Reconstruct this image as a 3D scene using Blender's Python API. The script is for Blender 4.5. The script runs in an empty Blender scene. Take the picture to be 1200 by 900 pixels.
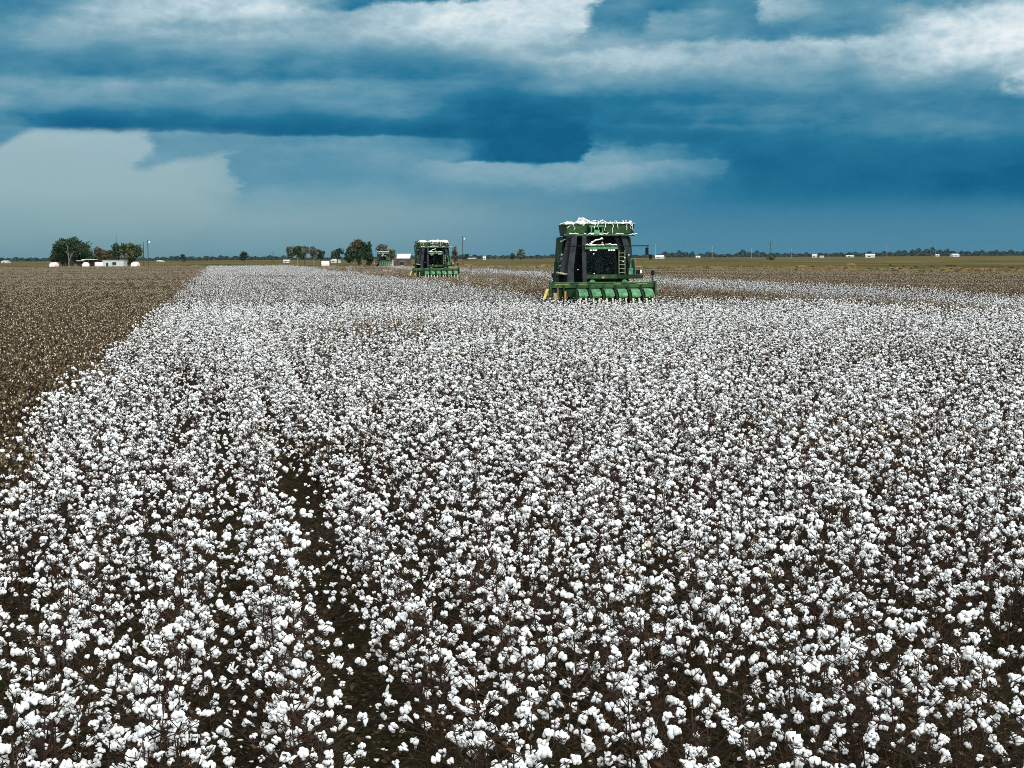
import bpy, bmesh, math, random
import numpy as np

scene = bpy.context.scene
C = scene.collection
R = math.radians

# ------------------------------------------------------------------ camera
CAM_Z = 3.5
FPX = 1733.0                      # focal length in pixels of a 1200 px wide frame
FH = 1739.0                       # the same measured along the level horizon
cam_data = bpy.data.cameras.new('camera')
cam_data.sensor_width = 36.0
cam_data.lens = FPX / 1200 * 36
cam_data.clip_start = 0.3
cam_data.clip_end = 20000
cam = bpy.data.objects.new('camera', cam_data)
C.objects.link(cam)
from mathutils import Matrix, Vector, Euler
cam.matrix_world = (Matrix.Translation((0, 0, CAM_Z)) @ Matrix.Rotation(R(90 - 4.95), 4, 'X')
                    @ Matrix.Rotation(R(-0.315), 4, 'Z'))
scene.camera = cam

scene.view_settings.view_transform = 'Standard'
scene.view_settings.look = 'None'
scene.view_settings.exposure = 0.0
scene.view_settings.gamma = 1.0
scene.cycles.max_bounces = 4
scene.cycles.diffuse_bounces = 2
scene.cycles.glossy_bounces = 2
scene.cycles.transmission_bounces = 3
scene.cycles.transparent_max_bounces = 6
scene.cycles.use_denoising = False
scene.cycles.sample_clamp_indirect = 2.0
scene.cycles.use_adaptive_sampling = False
scene.cycles.pixel_filter_type = 'BLACKMAN_HARRIS'
scene.cycles.filter_width = 0.95

def lin(r, g, b):
    f = lambda c: (c / 255 / 12.92) if c / 255 <= 0.04045 else ((c / 255 + 0.055) / 1.055) ** 2.4
    return (f(r), f(g), f(b), 1.0)

# ------------------------------------------------------------------ world: storm clouds over a Nishita sky
SUN_ELEV, SUN_AZ = 40.0, 158.0    # high, behind the camera to the right (azimuth clockwise from +Y)

world = bpy.data.worlds.new('World')
scene.world = world
world.use_nodes = True
wt = world.node_tree
wt.nodes.clear()

class S:
    """A socket with arithmetic, so cloud shapes can be written as formulas."""
    def __init__(self, s): self.s = s
    @staticmethod
    def math(op, *a):
        n = wt.nodes.new('ShaderNodeMath'); n.operation = op
        for i, v in enumerate(a):
            if isinstance(v, S): wt.links.new(v.s, n.inputs[i])
            else: n.inputs[i].default_value = v
        return S(n.outputs[0])
    def __add__(self, o): return S.math('ADD', self, o)
    __radd__ = __add__
    def __sub__(self, o): return S.math('SUBTRACT', self, o)
    def __rsub__(self, o): return S.math('SUBTRACT', o, self)
    def __mul__(self, o): return S.math('MULTIPLY', self, o)
    __rmul__ = __mul__

def ramp01(v, a, b):
    n = wt.nodes.new('ShaderNodeMapRange'); n.interpolation_type = 'SMOOTHSTEP'
    wt.links.new(v.s, n.inputs[0])
    if b >= a:
        n.inputs[1].default_value = a; n.inputs[2].default_value = b
        n.inputs[3].default_value = 0; n.inputs[4].default_value = 1
    else:
        n.inputs[1].default_value = b; n.inputs[2].default_value = a
        n.inputs[3].default_value = 1; n.inputs[4].default_value = 0
    return S(n.outputs[0])

def vec(x, y, z=0.0):
    n = wt.nodes.new('ShaderNodeCombineXYZ')
    for i, v in enumerate((x, y, z)):
        if isinstance(v, S): wt.links.new(v.s, n.inputs[i])
        else: n.inputs[i].default_value = v
    return n.outputs[0]

def noise(vector, detail=3.0, rough=0.55):
    n = wt.nodes.new('ShaderNodeTexNoise'); n.noise_dimensions = '3D'
    n.inputs['Scale'].default_value = 1.0
    n.inputs['Detail'].default_value = detail
    n.inputs['Roughness'].default_value = rough
    wt.links.new(vector, n.inputs['Vector'])
    return S(n.outputs[0])

def color_ramp(v, stops):
    n = wt.nodes.new('ShaderNodeValToRGB'); wt.links.new(v.s, n.inputs[0])
    e = n.color_ramp.elements
    while len(e) < len(stops): e.new(0.5)
    for el, (p, c) in zip(e, stops): el.position = p; el.color = c
    return n.outputs[0]

def mixc(f, a, b):
    n = wt.nodes.new('ShaderNodeMix'); n.data_type = 'RGBA'
    if isinstance(f, S): wt.links.new(f.s, n.inputs[0])
    else: n.inputs[0].default_value = f
    for i, v in ((6, a), (7, b)):
        if isinstance(v, tuple): n.inputs[i].default_value = v
        else: wt.links.new(v, n.inputs[i])
    return n.outputs[2]

def lerp(t, val, m):             # t towards val by mask m
    return t + (val - t) * m

tc = wt.nodes.new('ShaderNodeTexCoord')
sep = wt.nodes.new('ShaderNodeSeparateXYZ'); wt.links.new(tc.outputs['Generated'], sep.inputs[0])
dx, dy, dz = (S(sep.outputs[i]) for i in range(3))
nish = wt.nodes.new('ShaderNodeTexSky'); nish.sky_type = 'NISHITA'; nish.sun_disc = False
nish.sun_elevation = R(SUN_ELEV); nish.sun_rotation = R(SUN_AZ); nish.dust_density = 2.0

# azimuth and elevation in units of 1/30.35 degree (az 600 = straight ahead, el 300 = horizon, falling upwards)
K = 57.29578 * 30.35
az = S.math('ARCTAN2', dx, dy) * K + 600.0
el = 300.0 - S.math('ARCSINE', dz) * K

# --- the storm front, in the part of the sky ahead
n1 = noise(vec(az * (1/210), el * (1/75), 3.1), 2.0)
n2 = noise(vec(az * (1/190), el * (1/70), 17.7), 2.0)
n3 = noise(vec(az * (1/52), el * (1/30), 8.3), 6.0, 0.62)
n4 = noise(vec(az * (1/48), el * (1/26), 29.3), 6.0, 0.62)
wx = az + (n1 - 0.5) * 80 + (n3 - 0.5) * 90
wy = el + (n2 - 0.5) * 30 + (n4 - 0.5) * 30
wyf = el + (n2 - 0.5) * 12 + (n4 - 0.5) * 11       # flat cloud bases are straighter

def band(x0, x1, y0, y1, l=40, r=40, t=14, b=14, Y=None, slope=0.0):
    Y = wy if Y is None else Y
    if slope: Y = Y - (az - 0.5 * (x0 + x1)) * slope
    m = None
    if x0 is not None and x0 > -200: m = ramp01(wx, x0 - l, x0 + l)
    if x1 is not None and x1 < 1400:
        k = ramp01(wx, x1 + r, x1 - r); m = k if m is None else m * k
    k = ramp01(Y, y0 - t, y0 + t); m = k if m is None else m * k
    return m * ramp01(Y, y1 + b, y1 - b)

T = 0.37 + (n1 - 0.5) * 0.22
T = lerp(T, 0.17, ramp01(wx, 420, 950) * ramp01(wy, 60, 200) * 0.75)
# upper bright deck
T = lerp(T, 0.65, band(50, 760, -80, 70, 80, 60, 10, 24) * 0.95)
T = lerp(T, 0.88, band(180, 345, -40, 27, 40, 40, 20, 12) * 0.85)
T = lerp(T, 0.88, band(470, 700, 2, 52, 50, 8, 7, 20, slope=-0.05) * 0.95)
T = lerp(T, 0.36, band(-300, 110, -20, 36, 40, 60, 20, 12) * 0.85)
T = lerp(T, 0.20, band(375, 625, -60, 9, 50, 50, 10, 5, slope=-0.04) * 0.95)
# first dark shelf on the left, flat base about el 97
T = lerp(T, 0.33, band(-300, 120, 74, 95, 60, 60, 14, 5, Y=wyf) * 0.8)
T = lerp(T, 0.28, band(110, 560, 70, 97, 60, 60, 22, 3, Y=wyf) * 0.9)
T = lerp(T, 0.51, band(-300, 405, 101, 120, 60, 30, 5, 20, Y=wyf) * 0.85)
T = lerp(T, 0.40, band(400, 640, 100, 112, 60, 60, 10, 12) * 0.4)
# second shelf, flat base about el 158
T = lerp(T, 0.06, band(50, 610, 140, 160, 60, 60, 14, 2.5, Y=wyf, slope=0.016) * 0.95)
T = lerp(T, 0.40, band(430, 500, 134, 143, 40, 40, 5, 5) * 0.6)
# light belts below it
T = lerp(T, 0.42, band(270, 840, 168, 216, 30, 30, 5, 26) * 0.9)
T = lerp(T, 0.58, band(520, 845, 193, 213, 50, 16, 3, 12) * 0.85)
T = lerp(T, 0.52, band(700, 760, 176, 196, 8, 40, 6, 10) * 0.8)
# the lowered dark core
T = lerp(T, 0.06, band(520, 800, 108, 172, 90, 110, 36, 14) * 0.88)
T = lerp(T, 0.0, band(562, 700, 140, 192, 36, 6, 40, 2.5, Y=wyf) * 0.95)
# right: deep blue
T = lerp(T, 0.06, band(820, 1500, 158, 236, 90, 60, 26, 20) * 0.8)
T = lerp(T, 0.36, band(735, 965, 149, 157, 50, 50, 4, 7, Y=wyf) * 0.7)
T = lerp(T, 0.34, band(960, 1500, 110, 178, 120, 60, 40, 24) * 0.7)
T = lerp(T, 0.00, band(1080, 1500, 204, 238, 60, 60, 8, 12) * 0.7)
T = lerp(T, 0.22, band(760, 1500, 246, 300, 100, 60, 16, 40) * 0.7)
# upper right: light arm rising to the right, dark pockets above
T = lerp(T, 0.70, band(630, 1500, 56, 92, 50, 60, 6, 22, slope=-0.02) * 0.92)
T = lerp(T, 0.29, band(697, 880, -60, 46, 14, 50, 10, 10) * 0.9)
T = lerp(T, 0.56, band(764, 840, 20, 50, 8, 30, 6, 8) * 0.8)
T = lerp(T, 0.48, band(900, 1060, -60, 40, 14, 60, 10, 12) * 0.9)
T = lerp(T, 0.72, band(890, 950, 8, 44, 6, 34, 8, 14) * 0.85)
T = lerp(T, 0.28, band(890, 1010, 40, 62, 40, 40, 14, 6) * 0.9)
T = lerp(T, 0.97, band(1050, 1500, 6, 80, 60, 60, 14, 22, slope=-0.12) * 0.9)
T = lerp(T, 0.88, band(1165, 1500, 96, 122, 18, 60, 6, 6) * 0.9)
# cloud texture: billows in the bright decks, soft streaks elsewhere
nf = noise(vec(az * (1/80), el * (1/36), 41.0), 7.0, 0.62)
bill = S.math('ABSOLUTE', noise(vec(az * (1/42), el * (1/25), 63.0), 3.0, 0.55) - 0.5)
T = T + (nf - 0.5) * 0.34 * ramp01(el, 300, 150) + (0.08 - bill) * 0.60 * ramp01(T, 0.35, 0.75)
nw = noise(vec(az * (1/120) + el * (1/200), el * (1/30), 77.0), 5.0, 0.55)
T = T + (ramp01(nw, 0.40, 0.72) - 0.45) * 0.11 * ramp01(el, 235, 120)
T = T + (n4 - 0.5) * 0.17 * ramp01(el, 240, 120)
storm = color_ramp(T, [(0.0, lin(2, 92, 132)), (0.2, lin(32, 116, 152)), (0.4, lin(90, 147, 172)),
                       (0.6, lin(138, 174, 190)), (0.8, lin(182, 207, 218)), (1.0, lin(234, 242, 244))])
# rain-washed pale air below the shelf on the left
pale = ramp01(wx + (el - 200) * 0.35, 365, 235) * ramp01(wyf - ramp01(az, 75, -10) * 34, 152, 163) * (0.80 + ramp01(el, 170, 290) * 0.2)
fx = wx + (n4 - 0.5) * 60
frag = ramp01(fx, 180, 206) * ramp01(wy + (az - 190) * 0.22, 206, 194)
frag2 = ramp01(fx, 276, 292) * ramp01(wyf, 236, 226) * ramp01(wx, 420, 330)
pale = pale * (1.0 - S.math('MAXIMUM', frag, frag2) * 0.85)
pale2 = ramp01(az, 950, 290) * ramp01(wy, 205, 264) * 0.88
pal_m = S.math('MAXIMUM', S.math('MAXIMUM', pale, pale2), ramp01(el, 225, 302) * 0.34)
storm = mixc(pal_m, storm, color_ramp(el * (1/300) + (n1 - 0.5) * 0.12, [(0.5, lin(172, 196, 203)), (0.75, lin(152, 182, 187)), (1.0, lin(108, 149, 161))]))
bg_front = wt.nodes.new('ShaderNodeBackground')
sc10 = wt.nodes.new('ShaderNodeVectorMath'); sc10.operation = 'SCALE'; sc10.inputs[3].default_value = 10.0
wt.links.new(storm, sc10.inputs[0])
wt.links.new(mixc(0.985, nish.outputs[0], sc10.outputs[0]), bg_front.inputs[0])
bg_front.inputs[1].default_value = 0.1

# --- the rest of the sky: broken bright overcast with the clear sky behind it
nb = noise(vec(dx * 2.2, dy * 2.2, dz * 4.0), 2.0)
cover = color_ramp(nb, [(0.30, (7.5, 8.0, 8.3, 1)), (0.70, (15.5, 15.6, 15.3, 1))])
low = ramp01(dz, 0.05, 0.5)
behind = ramp01(dy, 0.35, -0.35)
cover = mixc(low, mixc(behind, (2.4, 3.3, 4.1, 1), (14.0, 14.4, 14.4, 1)), cover)
bg_rest = wt.nodes.new('ShaderNodeBackground')
wt.links.new(mixc(0.9, nish.outputs[0], cover), bg_rest.inputs[0])
bg_rest.inputs[1].default_value = 0.1
front = (ramp01(dy, 0.55, 0.80) * ramp01(dz, 0.34, 0.20))
mixs = wt.nodes.new('ShaderNodeMixShader')
wt.links.new(front.s, mixs.inputs[0])
wt.links.new(bg_rest.outputs[0], mixs.inputs[1]); wt.links.new(bg_front.outputs[0], mixs.inputs[2])
wo = wt.nodes.new('ShaderNodeOutputWorld'); wt.links.new(mixs.outputs[0], wo.inputs[0])
world.cycles.sampling_method = 'MANUAL'
world.cycles.sample_map_resolution = 256

sun_data = bpy.data.lights.new('sun', 'SUN')
sun_data.energy = 3.0
sun_data.angle = R(20)
sun_data.color = (1.0, 0.975, 0.94)
sun = bpy.data.objects.new('sun', sun_data)
C.objects.link(sun)
sd = Vector((math.sin(R(SUN_AZ)) * math.cos(R(SUN_ELEV)), math.cos(R(SUN_AZ)) * math.cos(R(SUN_ELEV)), math.sin(R(SUN_ELEV))))
sun.rotation_euler = sd.to_track_quat('Z', 'Y').to_euler()

# ------------------------------------------------------------------ helpers
rng = random.Random(7)
nrg = np.random.default_rng(11)

def horizon(px): return 300.0 - (px - 600) * 0.0055
def wx_at(px, D): return (px - 600) / FH * D
def wz_at(px, py, D): return CAM_Z - (py - horizon(px)) * D / FH

def link(o, parent=None):
    C.objects.link(o)
    if parent is not None: o.parent = parent
    return o

def tag(o, label=None, cat=None, group=None, kind=None):
    if label: o['label'] = label
    if cat: o['category'] = cat
    if group: o['group'] = group
    if kind: o['kind'] = kind
    return o

def empty(name, loc, rz=0.0):
    o = bpy.data.objects.new(name, None)
    o.empty_display_size = 0.2
    o.location = loc; o.rotation_euler = (0, 0, rz)
    return link(o)

class MB:
    """Collects shapes into one mesh."""
    def __init__(self): self.v = []; self.f = []; self.m = []; self.cur = 0
    def mat(self, i): self.cur = i; return self
    def add(self, vs, fs):
        k = len(self.v)
        self.v.extend([tuple(p) for p in vs])
        for f in fs: self.f.append(tuple(i + k for i in f)); self.m.append(self.cur)
        return self
    def box(self, x0, x1, y0, y1, z0, z1):
        vs = [(x0,y0,z0),(x1,y0,z0),(x1,y1,z0),(x0,y1,z0),(x0,y0,z1),(x1,y0,z1),(x1,y1,z1),(x0,y1,z1)]
        return self.add(vs, [(0,3,2,1),(4,5,6,7),(0,1,5,4),(1,2,6,5),(2,3,7,6),(3,0,4,7)])
    def hull8(self, vs):           # eight corners in the order of box()
        return self.add(vs, [(0,3,2,1),(4,5,6,7),(0,1,5,4),(1,2,6,5),(2,3,7,6),(3,0,4,7)])
    def prism(self, poly, axis, a, b):   # polygon in the two other axes, extruded along axis
        n = len(poly); vs = []
        for t in (a, b):
            for p, q in poly:
                vs.append({'x': (t, p, q), 'y': (p, t, q), 'z': (p, q, t)}[axis])
        fs = [tuple(range(n)), tuple(range(2*n-1, n-1, -1))]
        fs += [(i, i+n, (i+1) % n + n, (i+1) % n) for i in range(n)]
        return self.add(vs, fs)
    def tube(self, pts, rad, sides=8, flat=1.0):
        pts = [Vector(p) for p in pts]
        if not hasattr(rad, '__len__'): rad = [rad] * len(pts)
        vs, fs = [], []
        for i, p in enumerate(pts):
            d = (pts[min(i+1, len(pts)-1)] - pts[max(i-1, 0)])
            d = d.normalized() if d.length > 1e-9 else Vector((0, 0, 1))
            a = Vector((1, 0, 0)) if abs(d.x) < 0.9 else Vector((0, 1, 0))
            u = (a - d * a.dot(d)).normalized(); w = d.cross(u)
            for k in range(sides):
                t = 2 * math.pi * (k + 0.5) / sides
                vs.append(p + u * (rad[i] * math.cos(t)) + w * (rad[i] * flat * math.sin(t)))
        for i in range(len(pts) - 1):
            for k in range(sides):
                a = i*sides + k; b = i*sides + (k+1) % sides
                fs.append((a, b, b + sides, a + sides))
        fs.append(tuple(range(sides - 1, -1, -1)))
        fs.append(tuple(range((len(pts)-1)*sides, len(pts)*sides)))
        return self.add(vs, fs)
    def lathe_x(self, prof, cx, cy, cz, seg=28):   # profile (x offset, radius) turned about an x axis
        vs, fs = [], []; n = len(prof)
        for k in range(seg):
            t = 2*math.pi*k/seg
            for dx_, r in prof: vs.append((cx + dx_, cy + r*math.cos(t), cz + r*math.sin(t)))
        for k in range(seg):
            k2 = (k+1) % seg
            for i in range(n-1): fs.append((k*n+i, k2*n+i, k2*n+i+1, k*n+i+1))
        return self.add(vs, fs)
    def ball(self, c, r, sub=1):
        V_, F_ = ICO[sub]
        rr = r if hasattr(r, '__len__') else (r, r, r)
        return self.add([(c[0]+p[0]*rr[0], c[1]+p[1]*rr[1], c[2]+p[2]*rr[2]) for p in V_], F_)
    def mesh(self, name, mats, smooth=False):
        me = bpy.data.meshes.new(name)
        me.from_pydata(self.v, [], self.f)
        mats = mats if isinstance(mats, (list, tuple)) else [mats]
        for m in mats: me.materials.append(m)
        me.polygons.foreach_set('material_index', self.m)
        if smooth: me.polygons.foreach_set('use_smooth', [True]*len(self.f))
        me.update()
        return me
    def build(self, name, mats, parent=None, smooth=False):
        return link(bpy.data.objects.new(name, self.mesh(name, mats, smooth)), parent)

def ico_arrays(sub):
    bm = bmesh.new(); bmesh.ops.create_icosphere(bm, subdivisions=sub, radius=1.0)
    bm.verts.ensure_lookup_table()
    v = np.array([p.co[:] for p in bm.verts]); f = [tuple(q.index for q in fc.verts) for fc in bm.faces]
    bm.free(); return v, f
ICO = {i: ico_arrays(i) for i in (1, 2, 3)}

# ------------------------------------------------------------------ materials
def mat(name, col, rough=0.6, metal=0.0, var=0.0, var_scale=4.0, bump=0.0, bump_scale=30.0, spec=0.5, col2=None, random_obj=0.0, coat=0.0):
    m = bpy.data.materials.new(name); m.use_nodes = True
    nt = m.node_tree; p = nt.nodes['Principled BSDF']
    p.inputs['Roughness'].default_value = rough; p.inputs['Metallic'].default_value = metal
    p.inputs['Specular IOR Level'].default_value = spec
    p.inputs['Coat Weight'].default_value = coat
    c = (*col, 1.0); p.inputs['Base Color'].default_value = c
    tcn = nt.nodes.new('ShaderNodeTexCoord')
    if var or col2:
        nz = nt.nodes.new('ShaderNodeTexNoise'); nz.inputs['Scale'].default_value = var_scale
        nz.inputs['Detail'].default_value = 4.0
        nt.links.new(tcn.outputs['Object'], nz.inputs['Vector'])
        rp = nt.nodes.new('ShaderNodeValToRGB')
        a = tuple(x*(1-var) for x in col); b = tuple(min(1, x*(1+var)) for x in (col2 or col))
        rp.color_ramp.elements[0].position = 0.35; rp.color_ramp.elements[0].color = (*a, 1)
        rp.color_ramp.elements[1].position = 0.65; rp.color_ramp.elements[1].color = (*b, 1)
        nt.links.new(nz.outputs[0], rp.inputs[0]); out = rp.outputs[0]
        if random_obj:
            oi = nt.nodes.new('ShaderNodeObjectInfo')
            mr = nt.nodes.new('ShaderNodeMapRange'); mr.inputs[3].default_value = 1-random_obj; mr.inputs[4].default_value = 1+random_obj*0.5
            nt.links.new(oi.outputs['Random'], mr.inputs[0])
            vm = nt.nodes.new('ShaderNodeVectorMath'); vm.operation = 'SCALE'
            nt.links.new(out, vm.inputs[0]); nt.links.new(mr.outputs[0], vm.inputs[3]); out = vm.outputs[0]
        nt.links.new(out, p.inputs['Base Color'])
    if bump:
        nb_ = nt.nodes.new('ShaderNodeTexNoise'); nb_.inputs['Scale'].default_value = bump_scale; nb_.inputs['Detail'].default_value = 5.0
        nt.links.new(tcn.outputs['Object'], nb_.inputs['Vector'])
        bp = nt.nodes.new('ShaderNodeBump'); bp.inputs['Strength'].default_value = bump; bp.inputs['Distance'].default_value = 0.02
        nt.links.new(nb_.outputs[0], bp.inputs['Height']); nt.links.new(bp.outputs[0], p.inputs['Normal'])
    return m

M = {}
M['lint'] = mat('cotton_lint', (0.82, 0.86, 0.858), 1.0, var=0.06, var_scale=25, bump=0.5, bump_scale=160, spec=0.1, col2=(0.85, 0.885, 0.88), random_obj=0.05)
M['old_lint'] = mat('weathered_lint', (0.66, 0.59, 0.45), 1.0, var=0.2, var_scale=20, spec=0.1)
M['bur'] = mat('bur_brown', (0.050, 0.028, 0.018), 0.8, var=0.4, var_scale=20, spec=0.2)
M['stalk'] = mat('stalk_brown', (0.036, 0.021, 0.013), 0.8, var=0.4, var_scale=12, spec=0.2, random_obj=0.3)
M['dry_leaf'] = mat('dry_leaf', (0.055, 0.036, 0.018), 0.9, var=0.5, var_scale=8, spec=0.2)
M['tan_bur'] = mat('dry_bur_tan', (0.175, 0.133, 0.080), 0.9, var=0.35, var_scale=9, spec=0.15, random_obj=0.25)
M['tan_stalk'] = mat('cut_stalk', (0.026, 0.018, 0.010), 0.9, var=0.4, var_scale=9, spec=0.15, random_obj=0.25)

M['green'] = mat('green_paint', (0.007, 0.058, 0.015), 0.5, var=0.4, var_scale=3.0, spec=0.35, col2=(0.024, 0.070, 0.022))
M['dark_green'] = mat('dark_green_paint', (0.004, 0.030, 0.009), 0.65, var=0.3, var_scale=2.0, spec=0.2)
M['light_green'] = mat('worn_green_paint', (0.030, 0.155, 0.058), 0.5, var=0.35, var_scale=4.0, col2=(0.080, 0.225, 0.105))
M['worn_yellow'] = mat('worn_yellow_stripe', (0.30, 0.34, 0.08), 0.6, var=0.3, var_scale=7.0)
M['yellow'] = mat('yellow_paint', (0.44, 0.34, 0.05), 0.5, var=0.2, var_scale=5.0)
M['cream'] = mat('cream_snout', (0.50, 0.47, 0.30), 0.6, var=0.2, var_scale=6.0)
M['duct'] = mat('grey_duct_plastic', (0.020, 0.026, 0.030), 0.75, var=0.35, var_scale=3.0, spec=0.15)
M['black'] = mat('black_metal', (0.008, 0.009, 0.009), 0.8, var=0.2, spec=0.12)
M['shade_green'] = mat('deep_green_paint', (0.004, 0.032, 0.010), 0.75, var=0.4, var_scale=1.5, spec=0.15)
M['basket_green'] = mat('dusty_green_mesh', (0.040, 0.095, 0.034), 0.75, var=0.35, var_scale=2.5, spec=0.2)
M['rubber'] = mat('tyre_rubber', (0.018, 0.017, 0.016), 0.85, var=0.4, var_scale=6)
M['steel'] = mat('steel', (0.30, 0.31, 0.30), 0.4, metal=0.8, var=0.2)
M['olive'] = mat('pale_olive_paint', (0.22, 0.27, 0.16), 0.6, var=0.2)
M['orange'] = mat('orange_plastic', (0.50, 0.22, 0.04), 0.4, var=0.1)
M['red'] = mat('red_reflector', (0.35, 0.03, 0.015), 0.4, var=0.15)
M['lens'] = mat('lamp_lens', (0.85, 0.87, 0.85), 0.15, var=0.03)
M['seat'] = mat('seat_cloth', (0.12, 0.16, 0.16), 0.8, var=0.2)
M['pink'] = mat('pink_wrap', (0.80, 0.56, 0.56), 0.45, var=0.05, var_scale=1.5, col2=(0.84, 0.62, 0.62))
M['module_end'] = mat('pressed_cotton', (0.78, 0.76, 0.73), 1.0, var=0.08, var_scale=3, bump=0.6, bump_scale=14)
M['white_paint'] = mat('white_siding', (0.52, 0.55, 0.55), 0.6, var=0.06, var_scale=0.6)
M['grey_siding'] = mat('grey_siding', (0.42, 0.49, 0.46), 0.7, var=0.1, var_scale=0.6)
M['barn_brown'] = mat('barn_boards', (0.09, 0.055, 0.04), 0.85, var=0.3, var_scale=0.7)
M['roof_white'] = mat('white_metal_roof', (0.58, 0.60, 0.60), 0.4, var=0.06, var_scale=0.5)
M['roof_dull'] = mat('dull_metal_roof', (0.46, 0.49, 0.50), 0.5, var=0.1, var_scale=0.5)
M['roof_grey'] = mat('grey_metal_roof', (0.30, 0.31, 0.31), 0.5, var=0.15, var_scale=0.5)
M['window'] = mat('dark_window', (0.02, 0.025, 0.03), 0.1, var=0.1)
M['wood'] = mat('pole_wood', (0.045, 0.035, 0.028), 0.9, var=0.3, var_scale=2)
M['pale_pole'] = mat('pale_pole', (0.38, 0.42, 0.44), 0.5, var=0.1)
M['bark'] = mat('bark', (0.065, 0.05, 0.04), 0.9, var=0.35, var_scale=3)
M['pale_bark'] = mat('pale_bark', (0.17, 0.165, 0.14), 0.9, var=0.3, var_scale=3)
def leafmat(name, c, c2): return mat(name, c, 0.7, var=0.45, var_scale=0.55, col2=c2, spec=0.2)
M['leaf_dark'] = leafmat('leaf_dark', (0.018, 0.036, 0.018), (0.030, 0.055, 0.020))
M['leaf_mid'] = leafmat('leaf_mid', (0.040, 0.062, 0.020), (0.070, 0.090, 0.030))
M['leaf_rust'] = leafmat('leaf_rust', (0.056, 0.054, 0.026), (0.085, 0.074, 0.038))
M['leaf_grey'] = leafmat('leaf_grey', (0.065, 0.080, 0.060), (0.10, 0.115, 0.085))
M['leaf_hazy'] = leafmat('leaf_hazy', (0.014, 0.030, 0.028), (0.022, 0.042, 0.034))  # blue of the hazy distance mixed into the leaf colour
M['weed'] = leafmat('weed', (0.045, 0.060, 0.020), (0.09, 0.10, 0.04))

def glass_mat():
    m = bpy.data.materials.new('cab_glass'); m.use_nodes = True; nt = m.node_tree
    nt.nodes.clear()
    tr = nt.nodes.new('ShaderNodeBsdfTransparent'); tr.inputs[0].default_value = (0.75, 0.85, 0.83, 1)
    gl = nt.nodes.new('ShaderNodeBsdfGlossy'); gl.inputs['Roughness'].default_value = 0.08; gl.inputs[0].default_value = (0.055, 0.08, 0.085, 1)
    fr = nt.nodes.new('ShaderNodeFresnel'); fr.inputs[0].default_value = 1.5
    mx = nt.nodes.new('ShaderNodeMixShader'); o = nt.nodes.new('ShaderNodeOutputMaterial')
    ad = nt.nodes.new('ShaderNodeMath'); ad.inputs[1].default_value = 0.55; nt.links.new(fr.outputs[0], ad.inputs[0]); nt.links.new(ad.outputs[0], mx.inputs[0]); nt.links.new(tr.outputs[0], mx.inputs[1])
    nt.links.new(gl.outputs[0], mx.inputs[2]); nt.links.new(mx.outputs[0], o.inputs[0])
    return m
M['glass'] = glass_mat()

def ground_mat(name, stops, scale, stretch=(1, 1, 1), detail=6.0, second=None, bump=0.0, rough=0.95, rot=0.0):
    m = bpy.data.materials.new(name); m.use_nodes = True; nt = m.node_tree
    p = nt.nodes['Principled BSDF']; p.inputs['Roughness'].default_value = rough; p.inputs['Specular IOR Level'].default_value = 0.0
    t = nt.nodes.new('ShaderNodeTexCoord'); mp = nt.nodes.new('ShaderNodeMapping'); mp.inputs['Scale'].default_value = stretch
    mp.inputs['Rotation'].default_value = (0, 0, rot)
    nt.links.new(t.outputs['Object'], mp.inputs[0])
    nz = nt.nodes.new('ShaderNodeTexNoise'); nz.inputs['Scale'].default_value = scale; nz.inputs['Detail'].default_value = detail; nz.inputs['Roughness'].default_value = 0.6
    nt.links.new(mp.outputs[0], nz.inputs[0])
    rp = nt.nodes.new('ShaderNodeValToRGB'); e = rp.color_ramp.elements
    while len(e) < len(stops): e.new(0.5)
    for q, (pos, c) in zip(e, stops): q.position = pos; q.color = (*c, 1)
    nt.links.new(nz.outputs[0], rp.inputs[0]); out = rp.outputs[0]
    if second:
        s2, f2, lo, hi = second
        nz2 = nt.nodes.new('ShaderNodeTexNoise'); nz2.inputs['Scale'].default_value = s2; nz2.inputs['Detail'].default_value = 3
        nt.links.new(mp.outputs[0], nz2.inputs[0])
        mr = nt.nodes.new('ShaderNodeMapRange'); mr.inputs[1].default_value = 0.35; mr.inputs[2].default_value = 0.65; mr.inputs[3].default_value = lo; mr.inputs[4].default_value = hi
        nt.links.new(nz2.outputs[0], mr.inputs[0])
        vm = nt.nodes.new('ShaderNodeMix'); vm.data_type = 'RGBA'; vm.blend_type = 'MIX'
        nt.links.new(mr.outputs[0], vm.inputs[0]); nt.links.new(out, vm.inputs[6]); vm.inputs[7].default_value = (*f2, 1); out = vm.outputs[2]
    nt.links.new(out, p.inputs['Base Color'])
    if bump:
        bp = nt.nodes.new('ShaderNodeBump'); bp.inputs['Strength'].default_value = bump; bp.inputs['Distance'].default_value = 0.05
        nt.links.new(nz.outputs[0], bp.inputs['Height']); nt.links.new(bp.outputs[0], p.inputs['Normal'])
    return m
M['soil'] = ground_mat('field_soil', [(0.32, (0.009, 0.007, 0.005)), (0.52, (0.024, 0.018, 0.012)), (0.68, (0.060, 0.046, 0.031))], 14.0,
                       second=(1.3, (0.016, 0.018, 0.006), 0.0, 0.6), bump=0.8)
M['grass'] = ground_mat('grass_plain', [(0.38, (0.040, 0.042, 0.016)), (0.50, (0.092, 0.080, 0.034)), (0.60, (0.185, 0.140, 0.064))], 0.05,
                        stretch=(0.22, 0.75, 1), second=(0.018, (0.062, 0.060, 0.024), 0.0, 0.45))
M['gravel'] = ground_mat('pale_gravel', [(0.3, (0.30, 0.27, 0.23)), (0.7, (0.45, 0.42, 0.37))], 1.2)

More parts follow.
